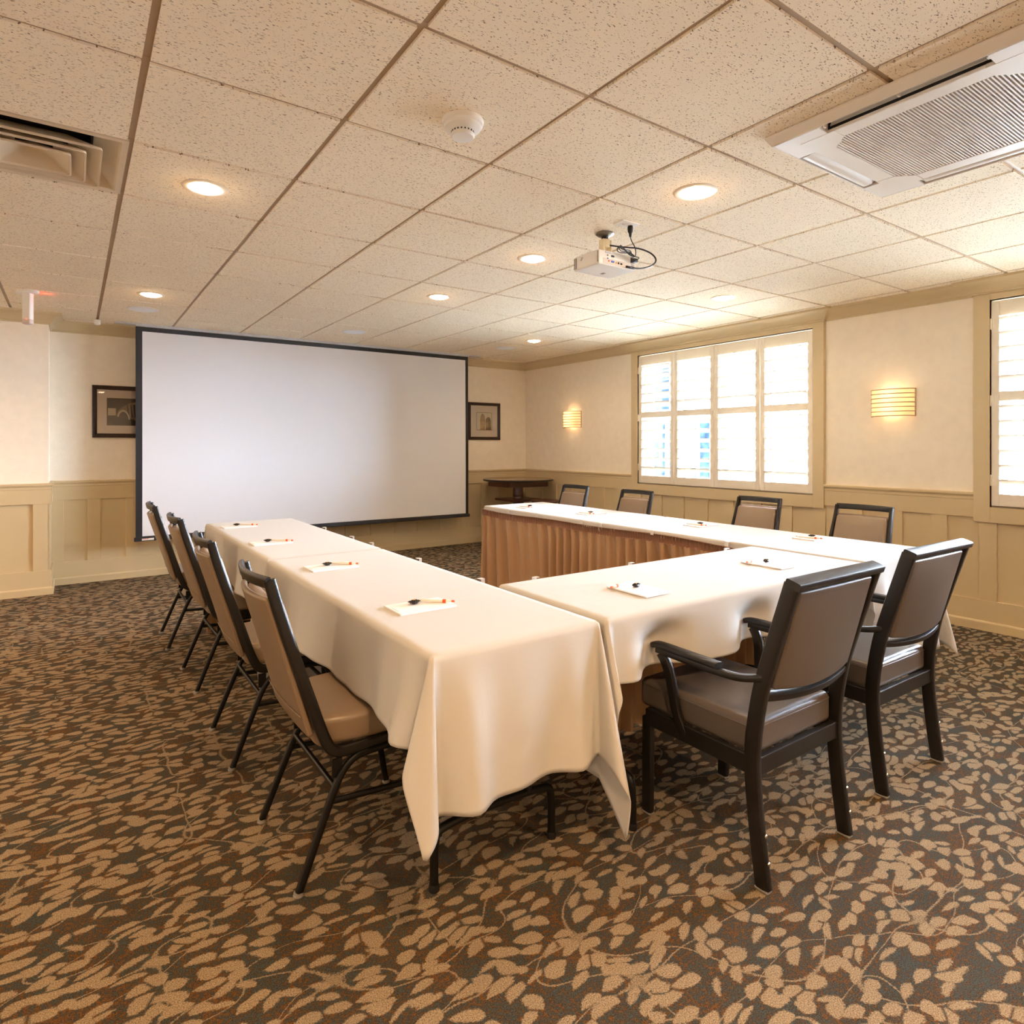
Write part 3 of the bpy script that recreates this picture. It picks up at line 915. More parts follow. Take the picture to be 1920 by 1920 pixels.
def port(x, z, w, h, m, nm='port'):
    b = NB(); box(b, x - w / 2, x + w / 2, -hy - .005, -hy - .001, z - h / 2, z + h / 2); return obj(nm, b, m, pj, bevel=.0008)
mb = mat('port_blue', lin(40, 70, 150), .5); my = mat('port_yellow', lin(230, 180, 30), .5); mr = mat('port_red', lin(210, 70, 40), .5)
port(-.035, .050, .020, .008, 'acdark'); port(-.035, .022, .020, .008, mb); port(-.062, .022, .007, .007, mr); port(-.070, .050, .007, .008, 'grey')
port(-.070, .034, .006, .006, mb); port(-.010, .020, .006, .008, my); port(.006, .021, .007, .010, 'acdark'); port(.026, .020, .012, .008, 'acdark'); port(.098, .014, .016, .010, 'acdark')
port(.108, .056, .026, .022, 'blackplastic', 'power_socket'); port(-.068, .066, .038, .009, 'print', 'rating_label')
b = NB(); box(b, .012, .030, .02, .045, -.0012, .0005); obj('foot_recess', b, 'grey', pj)
b = NB(); lathe(b, [(.030, 0), (.030, .012), (.024, .014), (.022, .006)], 28, Matrix.Translation((.055, hy - .001, hz)) @ Matrix.Rotation(radians(-90), 4, 'X')); obj('lens', b, 'blackplastic', pj, smooth=True)

po = thing('ceiling_outlet', 'white outlet plate on the ceiling beside the projector mount', 'outlet', (2.348, 2.334, CH))
b = NB(); roundbox(b, .060, .037, .004, .002, fn=lambda p: p + Vector((0, 0, -.003))); obj('plate', b, 'whiteplastic', po, smooth=True)
b = NB()
for sx in (-.022,):
    box(b, sx - .016, sx + .016, -.014, .014, -.0085, -.006)
obj('receptacle', b, 'whiteplastic', po, bevel=.002)
b = NB()
for dx in (-.028, -.018): box(b, dx - .001, dx + .001, -.004, .004, -.0092, -.0084)
obj('receptacle_slots', b, 'acdark', po)

pc = thing('power_cord', 'coiled thin black power cord running from ceiling outlet to projector', 'cord', (2.375, 2.334, CH - .008))
b = NB(); lathe(b, [(.0001, 0), (.013, 0), (.015, -.010), (.013, -.030), (.008, -.038), (.006, -.056), (.0001, -.056)], 20, cap=False); obj('plug', b, 'blackplastic', pc, smooth=True)
b = NB()
P = [(0, 0, -.054), (.004, -.002, -.075), (.018, -.01, -.10), (.030, -.01, -.125), (.026, -.012, -.155), (.004, -.012, -.165)]
loop = []
for k in range(3):
    for s in range(16):
        a = 2 * pi * s / 16
        loop.append((-.045 + .062 * cos(a) * (1 - .1 * k), -.012 + .010 * sin(a + k) , -.148 + .010 * sin(2 * a) + .006 * k - .008 * cos(a)))
P += loop + [(.0, -.03, -.165), (.03, -.04, -.170), (.045, .0, -.168)]
sweep(b, smoothpath(P, 2), .0052, n=8); obj('cable', b, 'blackplastic', pc, smooth=True)
b = NB(); box(b, -.024, -.002, -.004, -.003, -.070, -.061, M=Matrix.Rotation(.5, 4, 'Y')); obj('cord_tag', b, 'cream', pc)
b = NB(); roundbox(b, .014, .016, .010, .004, fn=lambda p: p + Vector((.045, .016, -.169))); obj('connector', b, 'blackplastic', pc, smooth=True)
vc = thing('video_cable', 'thick black video cable looping out from the projector mount to its ports', 'cable', (2.36, 2.51, CH - .065))
b = NB()
P = [(-.004, -.012, 0), (.03, -.03, -.005), (.09, -.06, -.010), (.16, -.10, -.012), (.215, -.14, -.04), (.225, -.17, -.085), (.18, -.17, -.125), (.10, -.160, -.148), (.045, -.156, -.150)]
sweep(b, smoothpath(P, 3), .0085, n=10); obj('cable', b, 'blackplastic', vc, smooth=True)
b = NB(); sweep(b, [(.055, -.157, -.150), (.010, -.152, -.149)], .020, .012, side=(1, 0, 0), n=10, pw=.6); obj('connector', b, 'blackplastic', vc, smooth=True)

# ------------------------------------------------------------ projection screen
SX0, SX1, SY = .478, 4.122, 6.895
t = thing('projection_screen', 'large white pull-down projection screen with black border on the far wall', 'projection screen', ((SX0 + SX1) / 2, SY, CH))
cx_ = (SX0 + SX1) / 2
b = NB(); box(b, .31 - cx_, 4.29 - cx_, -.035, .065, -.012, .0); box(b, SX0 - cx_, SX1 - cx_, -.028, .02, -.024, -.012); obj('housing', b, mat('housing_white', lin(206, 208, 214), .45), t, bevel=.002)
zb = .418 - CH
b = NB()
nX, nZ = 40, 16
def wv(x, z): return .004 * sin(x * 1.9 + z * 1.3) + .003 * sin(x * 3.3 - z * 2.2 + 1) * (1 + z / 2.4 * .2)
def sheet(b, x0, x1, z0, z1, dy, mi=0, nx=nX, nz=nZ):
    g_ = [[b.verts.new((x0 + (x1 - x0) * i / nx - cx_, dy + wv(x0 + (x1 - x0) * i / nx, z0 + (z1 - z0) * j / nz), z0 + (z1 - z0) * j / nz)) for j in range(nz + 1)] for i in range(nx + 1)]
    for i in range(nx):
        for j in range(nz): b.faces.new((g_[i][j], g_[i + 1][j], g_[i + 1][j + 1], g_[i][j + 1])).material_index = mi
zt2 = -.022
sheet(b, SX0 + .055, SX1 - .040, zb + .012, zt2 - .045, 0)
obj('white_surface', b, 'screenwhite', t, smooth=True)
b = NB()
sheet(b, SX0, SX0 + .055, zb, zt2, 0, nx=2); sheet(b, SX1 - .040, SX1, zb, zt2, 0, nx=2)
sheet(b, SX0 + .055, SX1 - .040, zt2 - .045, zt2, 0, nz=1); sheet(b, SX0 + .055, SX1 - .040, zb, zb + .012, 0, nz=1)
obj('black_border', b, 'screenblack', t, smooth=True)
b = NB(); box(b, SX0 - .012 - cx_, SX1 + .016 - cx_, -.016, .016, zb - .034, zb + .004); obj('weight_bar', b, 'screenblack', t, bevel=.004)
b = NB(); box(b, SX0 + .05 - cx_, SX0 + .15 - cx_, -.0175, -.0162, zb - .026, zb - .008); lb = obj('maker_label', b, 'whiteplastic', t)
lb['label'] = 'small white and red sticker'
b = NB(); box(b, SX0 + .05 - cx_, SX0 + .105 - cx_, -.0181, -.0175, zb - .015, zb - .010); obj('red_stripe', b, 'redprint', lb)

# ------------------------------------------------------------ framed pictures
def picture(name, label, x0, x1, z0, z1, fw, mat_w, art):
    cx, cz = (x0 + x1) / 2, (z0 + z1) / 2
    t = thing(name, label, 'picture', (cx, YF, z0), group=None)
    w, h = (x1 - x0) / 2, (z1 - z0)
    b = NB()
    # mitred moulding: profile (inset from outer edge, depth)
    pf = [(0, 0), (0, .022), (.008, .030), (.014, .026), (.018, .028), (fw - .006, .020), (fw, .014), (fw, 0)]
    C = [(-w, 0), (w, 0), (w, h), (-w, h)]
    rings = []
    for (ix, dp) in pf:
        rings.append([b.verts.new((sx * (w - ix), -dp, ix if k < 2 else h - ix)) for k, sx in enumerate((-1, 1, 1, -1))])
    for A, B in zip(rings, rings[1:] + rings[:1]):
        for i in range(4): b.faces.new((A[i], A[(i + 1) % 4], B[(i + 1) % 4], B[i]))
    obj('frame', b, 'frame', t)
    b = NB(); box(b, -w + fw - .002, w - fw + .002, -.008, -.004, fw - .002, h - fw + .002); obj('mount_board', b, 'mat_board', t)
    pr_ = art(t, -w + fw + mat_w, w - fw - mat_w, fw + mat_w, h - fw - mat_w)
    b = NB(); box(b, -w + fw - .001, w - fw + .001, -.0125, -.0115, fw - .001, h - fw + .001); obj('glass', b, 'glass', t)
    return t
def flat(name, m, pts, dy, parent):
    b = NB(); A = [b.verts.new((x, -dy, z)) for x, z in pts]; b.faces.new(A)
    return obj(name, b, m, parent)
def sep(r, g, b_): return mat('sepia_%d' % r, lin(r, g, b_), .6)
S1, S2, S3, S4, S5 = sep(38, 26, 18), sep(92, 72, 54), sep(140, 112, 84), sep(206, 182, 146), sep(66, 48, 36)
def art_car(t, x0, x1, z0, z1):
    W_, H_ = x1 - x0, z1 - z0
    q = lambda u, v: (x0 + u * W_, z0 + v * H_)
    p = flat('print', S2, [q(0, 0), q(1, 0), q(1, 1), q(0, 1)], .0084, t)
    flat('print_ground', S5, [q(0, 0), q(.6, 0), q(.55, .33), q(0, .35)], .0086, p)
    flat('print_building', S4, [q(.02, .36), q(.16, .37), q(.16, .63), q(.02, .63)], .0087, p)
    # car flank with fender arc
    flat('print_flank', S3, [q(.17, .36), q(.2, .56), q(.3, .72), q(.42, .84), q(.6, .95), q(1, .97), q(1, .1), q(.55, .15), q(.35, .33)], .0088, p)
    arc = []
    for k in range(13): a = pi * k / 12; arc.append(q(.27 - .09 * cos(a) + .05 * k / 12, .33 + .30 * sin(a) - .1 * k / 12))
    inn = []
    for k in range(13): a = pi * (12 - k) / 12; inn.append(q(.275 - .065 * cos(a) + .05 * (12 - k) / 12, .31 + .25 * sin(a) - .1 * (12 - k) / 12))
    b = NB(); A = [b.verts.new((x, -.0091, z)) for x, z in arc]; B = [b.verts.new((x, -.0091, z)) for x, z in reversed(inn)]
    for i in range(12): b.faces.new((A[i], A[i + 1], B[i + 1], B[i]))
    obj('print_fender', b, S4, p)
    flat('print_wheel_well', S2, [(x, z) for x, z in inn], .0090, p)
    for k in range(4): flat('print_shadow', S5, [q(.38 + .06 * k, .3), q(.40 + .06 * k, .3), q(.37 + .06 * k, .78), q(.355 + .06 * k, .76)], .0090, p)
    flat('print_highlight', S4, [q(.45, .80), q(.58, .92), q(.60, .90), q(.5, .79)], .0092, p)
    return p
def art_towers(t, x0, x1, z0, z1):
    W_, H_ = x1 - x0, z1 - z0
    q = lambda u, v: (x0 + u * W_, z0 + v * H_)
    p = flat('print', S1, [q(-.02, -.02), q(1.02, -.02), q(1.02, 1.02), q(-.02, 1.02)], .0083, t)
    flat('print_sky', sep(222, 206, 186), [q(0, 0), q(1, 0), q(1, 1), q(0, 1)], .0085, p)
    tw = [q(.22, 0)] + [q(.22 + .18 * (1 - cos(pi * k / 8)) * .95, .55 + .40 * sin(pi * k / 8) + (.1 if 0 < k < 8 else 0) * 0) for k in range(9)] + [q(.56, 0)]
    flat('print_tower', S3, tw, .0087, p)
    tw = [q(.60, 0), q(.60, .62), q(.68, .72), q(.78, .76), q(.90, .70), q(.94, .55), q(.96, 0)]
    flat('print_tower', S2, tw, .0087, p)
    for k in range(9): flat('print_floor_band', S5 if k % 3 else sep(188, 120, 70), [q(.23, .06 + k * .065), q(.55, .05 + k * .067), q(.55, .062 + k * .067), q(.23, .075 + k * .065)], .0089, p)
    for k in range(7): flat('print_floor_band', S5, [q(.62, .07 + k * .08), q(.95, .04 + k * .08), q(.95, .055 + k * .08), q(.62, .085 + k * .08)], .0089, p)
    return p
picture('framed_picture', 'dark framed sepia picture of a vintage car, left of the projection screen', .142, .842, 1.366, 1.866, .040, .078, art_car)
picture('framed_picture', 'dark framed sepia picture of two towers, right of the projection screen', 4.292, 4.797, 1.366, 1.866, .040, .095, art_towers)

# ------------------------------------------------------------ wall sconces
M_sh, nt_, b_ = newmat('glowing_shade')
b_.inputs['Base Color'].default_value = lin(248, 226, 196); b_.inputs['Roughness'].default_value = .7
tr_ = nt_.nodes.new('ShaderNodeBsdfTranslucent'); tr_.inputs['Color'].default_value = (1, .86, .66, 1)
mx_ = nt_.nodes.new('ShaderNodeMixShader'); mx_.inputs[0].default_value = .62
nt_.links.new(b_.outputs[0], mx_.inputs[1]); nt_.links.new(tr_.outputs[0], mx_.inputs[2]); nt_.links.new(mx_.outputs[0], nt_.nodes['Material Output'].inputs['Surface'])
def make_sconce():
    t = thing('wall_sconce', 'x', 'wall lamp', (XR, 0, 1.515))
    HW, D, Hh = .158, .105, .213
    def pl(a, o=0): return (-(D + o) * sin(a) - .003, -(HW + o) * cos(a))
    b = NB()
    n = 28
    A = [[b.verts.new((*pl(pi * i / n, -.003), z)) for i in range(n + 1)] for z in (.004, Hh - .004)]
    for i in range(n): b.faces.new((A[0][i], A[0][i + 1], A[1][i + 1], A[1][i]))
    obj('shade', b, M_sh, t, smooth=True, auto=False)
    rib = mat('sconce_rib', lin(186, 160, 128), .45) if 'rib' not in MT else MT['rib']; MT['rib'] = rib
    for k in range(7):
        z = .004 + (Hh - .008) * k / 6
        b = NB(); sweep(b, [(*pl(pi * i / n), z) for i in range(n + 1)], .0075, .006, side=(0, 0, 1), n=8, pw=.7); obj('rib', b, 'rib', t, smooth=True)
    b = NB()
    for s in (-1, 1): box(b, -.008, 0, s * HW - .004, s * HW + .004, 0, Hh)
    box(b, -.012, 0, -.06, .06, .06, .15)
    obj('back_plate', b, 'rib', t)
    b = NB(); lathe(b, [(.0001, 0), (.012, 0), (.012, .03), (.018, .05), (.02, .07), (.012, .088), (.0001, .09)], 20, Matrix.Translation((-.05, 0, .062)), cap=False); obj('bulb', b, mat('bulb_glow', (1, .9, .7, 1), .5, emis=(1, .74, .42, 1), estr=5), t, smooth=True)
    return t
sc0 = make_sconce()
for k, (y, lab) in enumerate(((2.325, 'ribbed half-round wall sconce glowing between the two shuttered windows'), (6.155, 'ribbed half-round wall sconce glowing near the far corner, left of the window'))):
    if k == 0: sc0.location = (XR, y, 1.515); sc0['label'] = lab; sc0['group'] = 'ribbed wall sconces'
    else: dup(sc0, (XR, y, 1.515), label=lab, group='ribbed wall sconces')
    l = bpy.data.lights.new('sconce_lamp', 'POINT'); l.energy = SCONCE_W; l.color = (1, .68, .36); l.shadow_soft_size = .024
    o = bpy.data.objects.new('sconce_lamp', l); COL.objects.link(o); o.location = (XR - .05, y, 1.515 + .175)
    o2 = o.copy(); COL.objects.link(o2); o2.location = (XR - .05, y, 1.515 + .045)

# ------------------------------------------------------------ meeting tables
TZ = .748
def make_table(lx, ly, label, loc):
    """folding table centred on loc, legs at the two ends of its long side"""
    t = thing('folding_table', label, 'table', (loc[0], loc[1], 0), 0, 'folding tables under the cloths')
    b = NB(); roundbox(b, lx / 2, ly / 2, .011, .006, fn=lambda p: p + Vector((0, 0, TZ - .011)), inner=1, seg=2); obj('tabletop', b, 'ply', t, smooth=True)
    long_y = ly > lx
    L_, W_ = (ly, lx) if long_y else (lx, ly)
    for s in (-1, 1):
        R = Matrix.Rotation(radians(90) if long_y else 0, 4, 'Z')
        e = s * (L_ / 2 - .185)
        f = W_ / 2 - .070; sh = .035 if long_y and loc[0] < 2 else 0
        b = NB()
        pts = smoothpath([(e, -f - sh, .004), (e, -f - sh, .150), (e, -f + .02 - sh, .178), (e, 0 - sh, .186), (e, f - .02 - sh, .178), (e, f - sh, .150), (e, f - sh, .004)], 3)
        sweep(b, pts, .026, .026, side=(1, 0, 0), n=12, M=R)
        for q in (-.12, .12): sweep(b, [(e, q - sh, .18), (e, q * 1.2 - sh, TZ - .03)], .024, .024, side=(1, 0, 0), n=10, M=R)
        box(b, e - .02, e + .02, -f - sh, f - sh, TZ - .034, TZ - .022, M=R)
        obj('leg_frame', b, 'black', t, smooth=True)
        for q in (-f, f):
            b = NB(); lathe(b, [(.0001, 0), (.015, 0), (.016, .012), (.014, .022)], 14, R @ Matrix.Translation((e, q - sh, 0)), cap=False); obj('foot_cap', b, 'blackplastic', t, smooth=True)
    for s in (-1, 1):
        b = NB(); 
        if long_y: box(b, s * (lx / 2 - .03) - .01, s * (lx / 2 - .03) + .01, -ly / 2 + .05, ly / 2 - .05, TZ - .05, TZ - .022)
        else: box(b, -lx / 2 + .05, lx / 2 - .05, s * (ly / 2 - .03) - .01, s * (ly / 2 - .03) + .01, TZ - .05, TZ - .022)
        obj('apron', b, 'ply', t)
    return t
TB = {'L1': (.745, 1.335, 1.435, 3.085), 'L2': (.745, 1.335, 3.095, 4.775), 'F': (1.352, 2.985, 1.430, 2.040), 'R1': (3.015, 3.690, 1.450, 3.245), 'R2': (3.015, 3.690, 3.255, 4.775)}
TL = {'L1': 'black-legged folding table under the nearest cloth, in front of the camera', 'L2': 'folding table at the far end of the left row, nearest the screen',
      'F': 'folding table across the open end, behind the two armchairs', 'R1': 'folding table of the right row, joined to the cross table', 'R2': 'folding table at the far end of the right row, near the corner round table'}
IN = .008
for k, (x0, x1, y0, y1) in TB.items():
    make_table(x1 - x0 - 2 * IN, y1 - y0 - 2 * IN, TL[k], ((x0 + x1) / 2, (y0 + y1) / 2))

def cloth(name, label, rect, drops, seed, zoff=0, wr=.0, top_wr=0.0, flare=None, fold=.011, tuck=(), dents=()):
    """rect (x0,x1,y0,y1); drops: (x0 side, y0 side, x1 side, y1 side)"""
    rnd = random.Random(seed)
    x0, x1, y0, y1 = rect
    z0 = TZ + .004 + zoff
    r = .014
    X0, X1, Y0, Y1 = x0 + r, x1 - r, y0 + r, y1 - r
    nx, ny = int((X1 - X0) / .02), int((Y1 - Y0) / .02)
    nrm = [Vector((-1, 0)), Vector((0, -1)), Vector((1, 0)), Vector((0, 1))]
    sides = [((X0, Y1), (X0, Y0), ny), ((X0, Y0), (X1, Y0), nx), ((X1, Y0), (X1, Y1), ny), ((X1, Y1), (X0, Y1), nx)]
    cols = []     # (edge point, kind, length, s along hem, side index / corner pair, dist to corners)
    s = 0
    for k, (A, B, n) in enumerate(sides):
        A, B = Vector(A), Vector(B); d = (B - A); L = d.length; d.normalize()
        kn = (k + 1) % 4
        for i in range(n + 1):
            u = i / n
            cols.append((A + d * (L * u), 0, drops[k], s + L * u, k, (L * u, L * (1 - u))))
        s += L
        a, bb = drops[k], drops[kn]
        m = 30
        for i in range(1, m):
            q = i / m; th = pi / 2 * q
            ln = min(a / max(cos(th), 1e-6), bb / max(sin(th), 1e-6))
            cols.append((B.copy(), q, ln, s, (k, kn), (0, 0)))
    nt = 30
    amps = [(rnd.uniform(6, 9), rnd.uniform(0, 6.3), 1.0), (rnd.uniform(13, 19), rnd.uniform(0, 6.3), .6), (rnd.uniform(26, 38), rnd.uniform(0, 6.3), .25)]
    def lat(sv, t):
        v = 0
        for f, p, a in amps: v += a * sin(f * sv + p + 1.8 * t)
        return v
    b = NB()
    M = len(cols)
    rows = []
    fl = flare or .20
    bias = rnd.uniform(-.1, .1)
    for c in range(M):
        e, kind, ln, sv, k, (da, db) = cols[c]
        col = []
        for j in range(nt + 1):
            t = ln * (j / nt)
            if t < r * 1.5708:
                h = r * sin(t / r); zz = z0 - r + r * cos(t / r)
            else:
                h = r; zz = z0 - r - (t - r * 1.5708)
            q = max(0, t - .02)
            if isinstance(k, tuple):
                na, nb = nrm[k[0]], nrm[k[1]]
                th = pi / 2 * kind
                bis = (na + nb).normalized(); tg = (nb - na).normalized()
                # start as a rounded corner, grow into a hanging fold
                base_ = na * (h * cos(th)) + nb * (h * sin(th))
                D = fl * q * sin(pi * kind)
                Wd = .13 * q * sin(2 * pi * kind)
                off = base_ + bis * D - tg * Wd + tg * (bias * q * sin(pi * kind))
                if k[0] in tuck or k[1] in tuck:
                    for q2, nn in ((k[0], na), (k[1], nb)):
                        if q2 in tuck:
                            dd = off.dot(nn)
                            if dd > r + .002: off -= nn * (dd - r - .002)
                zz += q * (1 - math.sqrt(max(0, 1 - (fl * sin(pi * kind)) ** 2)))
                x, y = e.x + off.x, e.y + off.y
            else:
                near = min(da, db)
                w_ = 1 - math.exp(-(near / .05) ** 2)
                out = h
                out += fold * (q / .3) * (lat(sv, t) + 1.3) * w_
                out += .10 * q * math.exp(-((near - .10) / .055) ** 2)
                if k in tuck: out = min(out, r + .002)
                if k == 1:
                    for xd in dents: out -= .062 * math.exp(-((e.x - xd) / .10) ** 2) * (lambda g: g * g * (3 - 2 * g))(min(1, max(0, (t - .03) / .10)))
                o = nrm[k]
                x, y = e.x + o.x * out, e.y + o.y * out
            col.append(b.verts.new((x, y, max(zz, .012))))
        rows.append(col)
    for c in range(M):
        A, B = rows[c], rows[(c + 1) % M]
        for j in range(nt):
            try: b.faces.new((A[j], A[j + 1], B[j + 1], B[j]))
            except ValueError: pass
    # top
    wc = [(rnd.uniform(X0, X1), rnd.uniform(Y0, Y1), rnd.uniform(-.6, .1), rnd.uniform(.08, .2)) for _ in range(9)]
    def tz(x, y):
        z = z0
        eb = min(x - X0, X1 - x, y - Y0, Y1 - y)
        k_ = min(1, max(0, eb / .05))
        for cx, cy, an, ln in wc:
            dx, dy = x - cx, y - cy
            u = dx * cos(an) + dy * sin(an); v = -dx * sin(an) + dy * cos(an)
            z += top_wr * math.exp(-(u / ln) ** 2 - (v / .022) ** 2) * k_
        return z
    g_ = [[b.verts.new((X0 + (X1 - X0) * i / nx, Y0 + (Y1 - Y0) * j / ny, tz(X0 + (X1 - X0) * i / nx, Y0 + (Y1 - Y0) * j / ny))) for j in range(ny + 1)] for i in range(nx + 1)]
    for i in range(nx):
        for j in range(ny): b.faces.new((g_[i][j], g_[i + 1][j], g_[i + 1][j + 1], g_[i][j + 1]))
    bmesh.ops.remove_doubles(b, verts=b.verts, dist=.0003)
    # rolled hem
    o = obj(name, b, 'cloth', smooth=True, auto=False)
    md = o.modifiers.new('thickness', 'SOLIDIFY'); md.thickness = .0012; md.offset = -1
    if wr: pass
    tag(o, label, 'tablecloth', 'ivory tablecloths')
    return o
cloth('tablecloth', 'ivory cloth on the nearest table, its corner hanging almost to the carpet', TB['L1'], (.262, .420, .50, .05), 3, fold=.014, tuck=(2, 3), top_wr=.0006)
cloth('tablecloth', 'ivory cloth on the left row table nearest the screen', TB['L2'], (.262, .600, .50, .35), 5, fold=.014, tuck=(1,), top_wr=.0005)
cloth('tablecloth', 'wrinkled ivory cloth on the cross table behind the two armchairs', TB['F'], (.36, .215, .36, .05), 8, fold=.016, tuck=(0, 2), top_wr=.0035, flare=.18, dents=(1.612, 2.128, 2.414, 2.930))
cloth('tablecloth', 'white cloth on the right row table next to the cross table', TB['R1'], (.05, .48, .262, .05), 11, fold=.012, tuck=(3,), top_wr=.0005)
cloth('tablecloth', 'white cloth on the right row table farthest from the camera', TB['R2'], (.05, .05, .262, .30), 13, fold=.012, tuck=(1,), top_wr=.0005)

# pleated skirts on the inner edges
def skirt(label, path, seed, z1=.722, wob=.012, clips=()):
    """path: list of xy points, cloth hangs on its left... outward normal = left of travel"""
    rnd = random.Random(seed)
    P = [Vector(p) for p in path]
    # resample
    pts = []; s = 0
    for a, c in zip(P, P[1:]):
        L = (c - a).length; n = int(L / .0055); d = (c - a) / L
        for i in range(n): pts.append((a + d * (L * i / n), Vector((-d.y, d.x)), s + L * i / n))
        s += L
    pts.append((P[-1], pts[-1][1], s))
    # smooth normals at the corners
    nn = []
    for i in range(len(pts)):
        v = Vector((0, 0))
        for k in range(max(0, i - 5), min(len(pts), i + 6)): v += pts[k][1]
        nn.append(v.normalized())
    t = thing('table_skirt', label, 'table skirt', (P[0].x, P[0].y, 0), 0, 'bronze table skirts')
    ox, oy = P[0]
    ph = 0; phs = []
    f = 2 * pi / .13
    for i in range(len(pts)):
        f += rnd.uniform(-9, 9) * .35; f = min(max(f, 2 * pi / .18), 2 * pi / .085)
        ph += f * .0055; phs.append(ph)
    ftilt = [rnd.uniform(0, 6.28) for _ in range(4)]
    bandh = .052
    def zt(sv): return z1 + wob * (sin(sv * 2.3 + ftilt[0]) * .6 + sin(sv * 5.1 + ftilt[1]) * .4)
    b = NB(); rows = []
    for i, (p, _, sv) in enumerate(pts):
        col = []
        ztop = zt(sv) - bandh + .004
        for j in range(19):
            v = j / 18
            z = ztop - (ztop - .012) * v
            am = .006 + .030 * min(1, v * 3.0) ** .8
            wa = phs[i] + 1.3 * sin(v * 1.4 + sv * 3) * v
            sh = sin(wa); sh = math.copysign(abs(sh) ** .75, sh)
            o = .010 + am * (.9 + sh) * (.85 + .3 * sin(sv * 7 + ftilt[2])) + .010 * v * sin(sv * 4.4 + ftilt[3]) + .003 * v * sin(wa * 2.3)
            if v < .1: o += .003 * sin(phs[i] * 3)
            q = p + nn[i] * o
            col.append(b.verts.new((q.x - ox, q.y - oy, z)))
        rows.append(col)
    for A, B in zip(rows, rows[1:]):
        for j in range(18): b.faces.new((A[j], A[j + 1], B[j + 1], B[j]))
    obj('pleated_cloth', b, 'skirt', t, smooth=True, auto=False)
    b = NB(); rows = []
    for i, (p, _, sv) in enumerate(pts):
        col = []
        for z, o in ((zt(sv), .002), (zt(sv) + .003, .008), (zt(sv) - .006, .014), (zt(sv) - .02, .012), (zt(sv) - .036, .013), (zt(sv) - bandh + .006, .014), (zt(sv) - bandh, .009)):
            oo = o + (.0028 * sin(phs[i] * 4.1) + .0015 * sin(phs[i] * 7.3)) * (1 if o > .009 else 0)
            q = p + nn[i] * oo
            col.append(b.verts.new((q.x - ox, q.y - oy, z)))
        rows.append(col)
    for A, B in zip(rows, rows[1:]):
        for j in range(6): b.faces.new((A[j], A[j + 1], B[j + 1], B[j]))
    obj('gathered_band', b, MT_BAND, t, smooth=True, auto=False)
    for (cx, cy, ang) in clips:
        b = NB()
        M = Matrix.Translation((cx - ox, cy - oy, 0)) @ Matrix.Rotation(ang, 4, 'Z')
        box(b, -.018, .004, -.012, .012, TZ + .0052, TZ + .0064, M=M); box(b, .002, .004, -.012, .012, TZ - .02, TZ + .0064, M=M)
        obj('skirt_clip', b, 'clip', t)
    return t
MT['clip'] = mat('plastic_clip', lin(226, 218, 208), .25)
MT_BAND = cloth_mat('skirt_band', lin(128, 88, 62), 0, weave=500, rough=.6)
e = .018
skirt('bronze pleated skirt along the inner side of the right table row', [(3.69, 4.775 + e), (3.015 - e, 4.775 + e), (3.015 - e, 2.075)][0:3], 2,
      clips=[(2.992, y, pi) for y in (4.35, 3.95, 3.42, 2.75, 2.2)])
skirt('bronze pleated skirt along the inner side of the left table row', [(1.335 + e, 2.075), (1.335 + e, 4.775 + e), (.745, 4.775 + e)], 4,
      clips=[(1.358, y, 0) for y in (2.16, 2.72, 3.3, 3.6, 4.1)])
skirt('bronze pleated skirt along the inner side of the cross table', [(2.985, 2.040 + e), (1.375, 2.040 + e)], 6, clips=[(x, 2.063, pi / 2) for x in (1.55, 2.1, 2.8)])

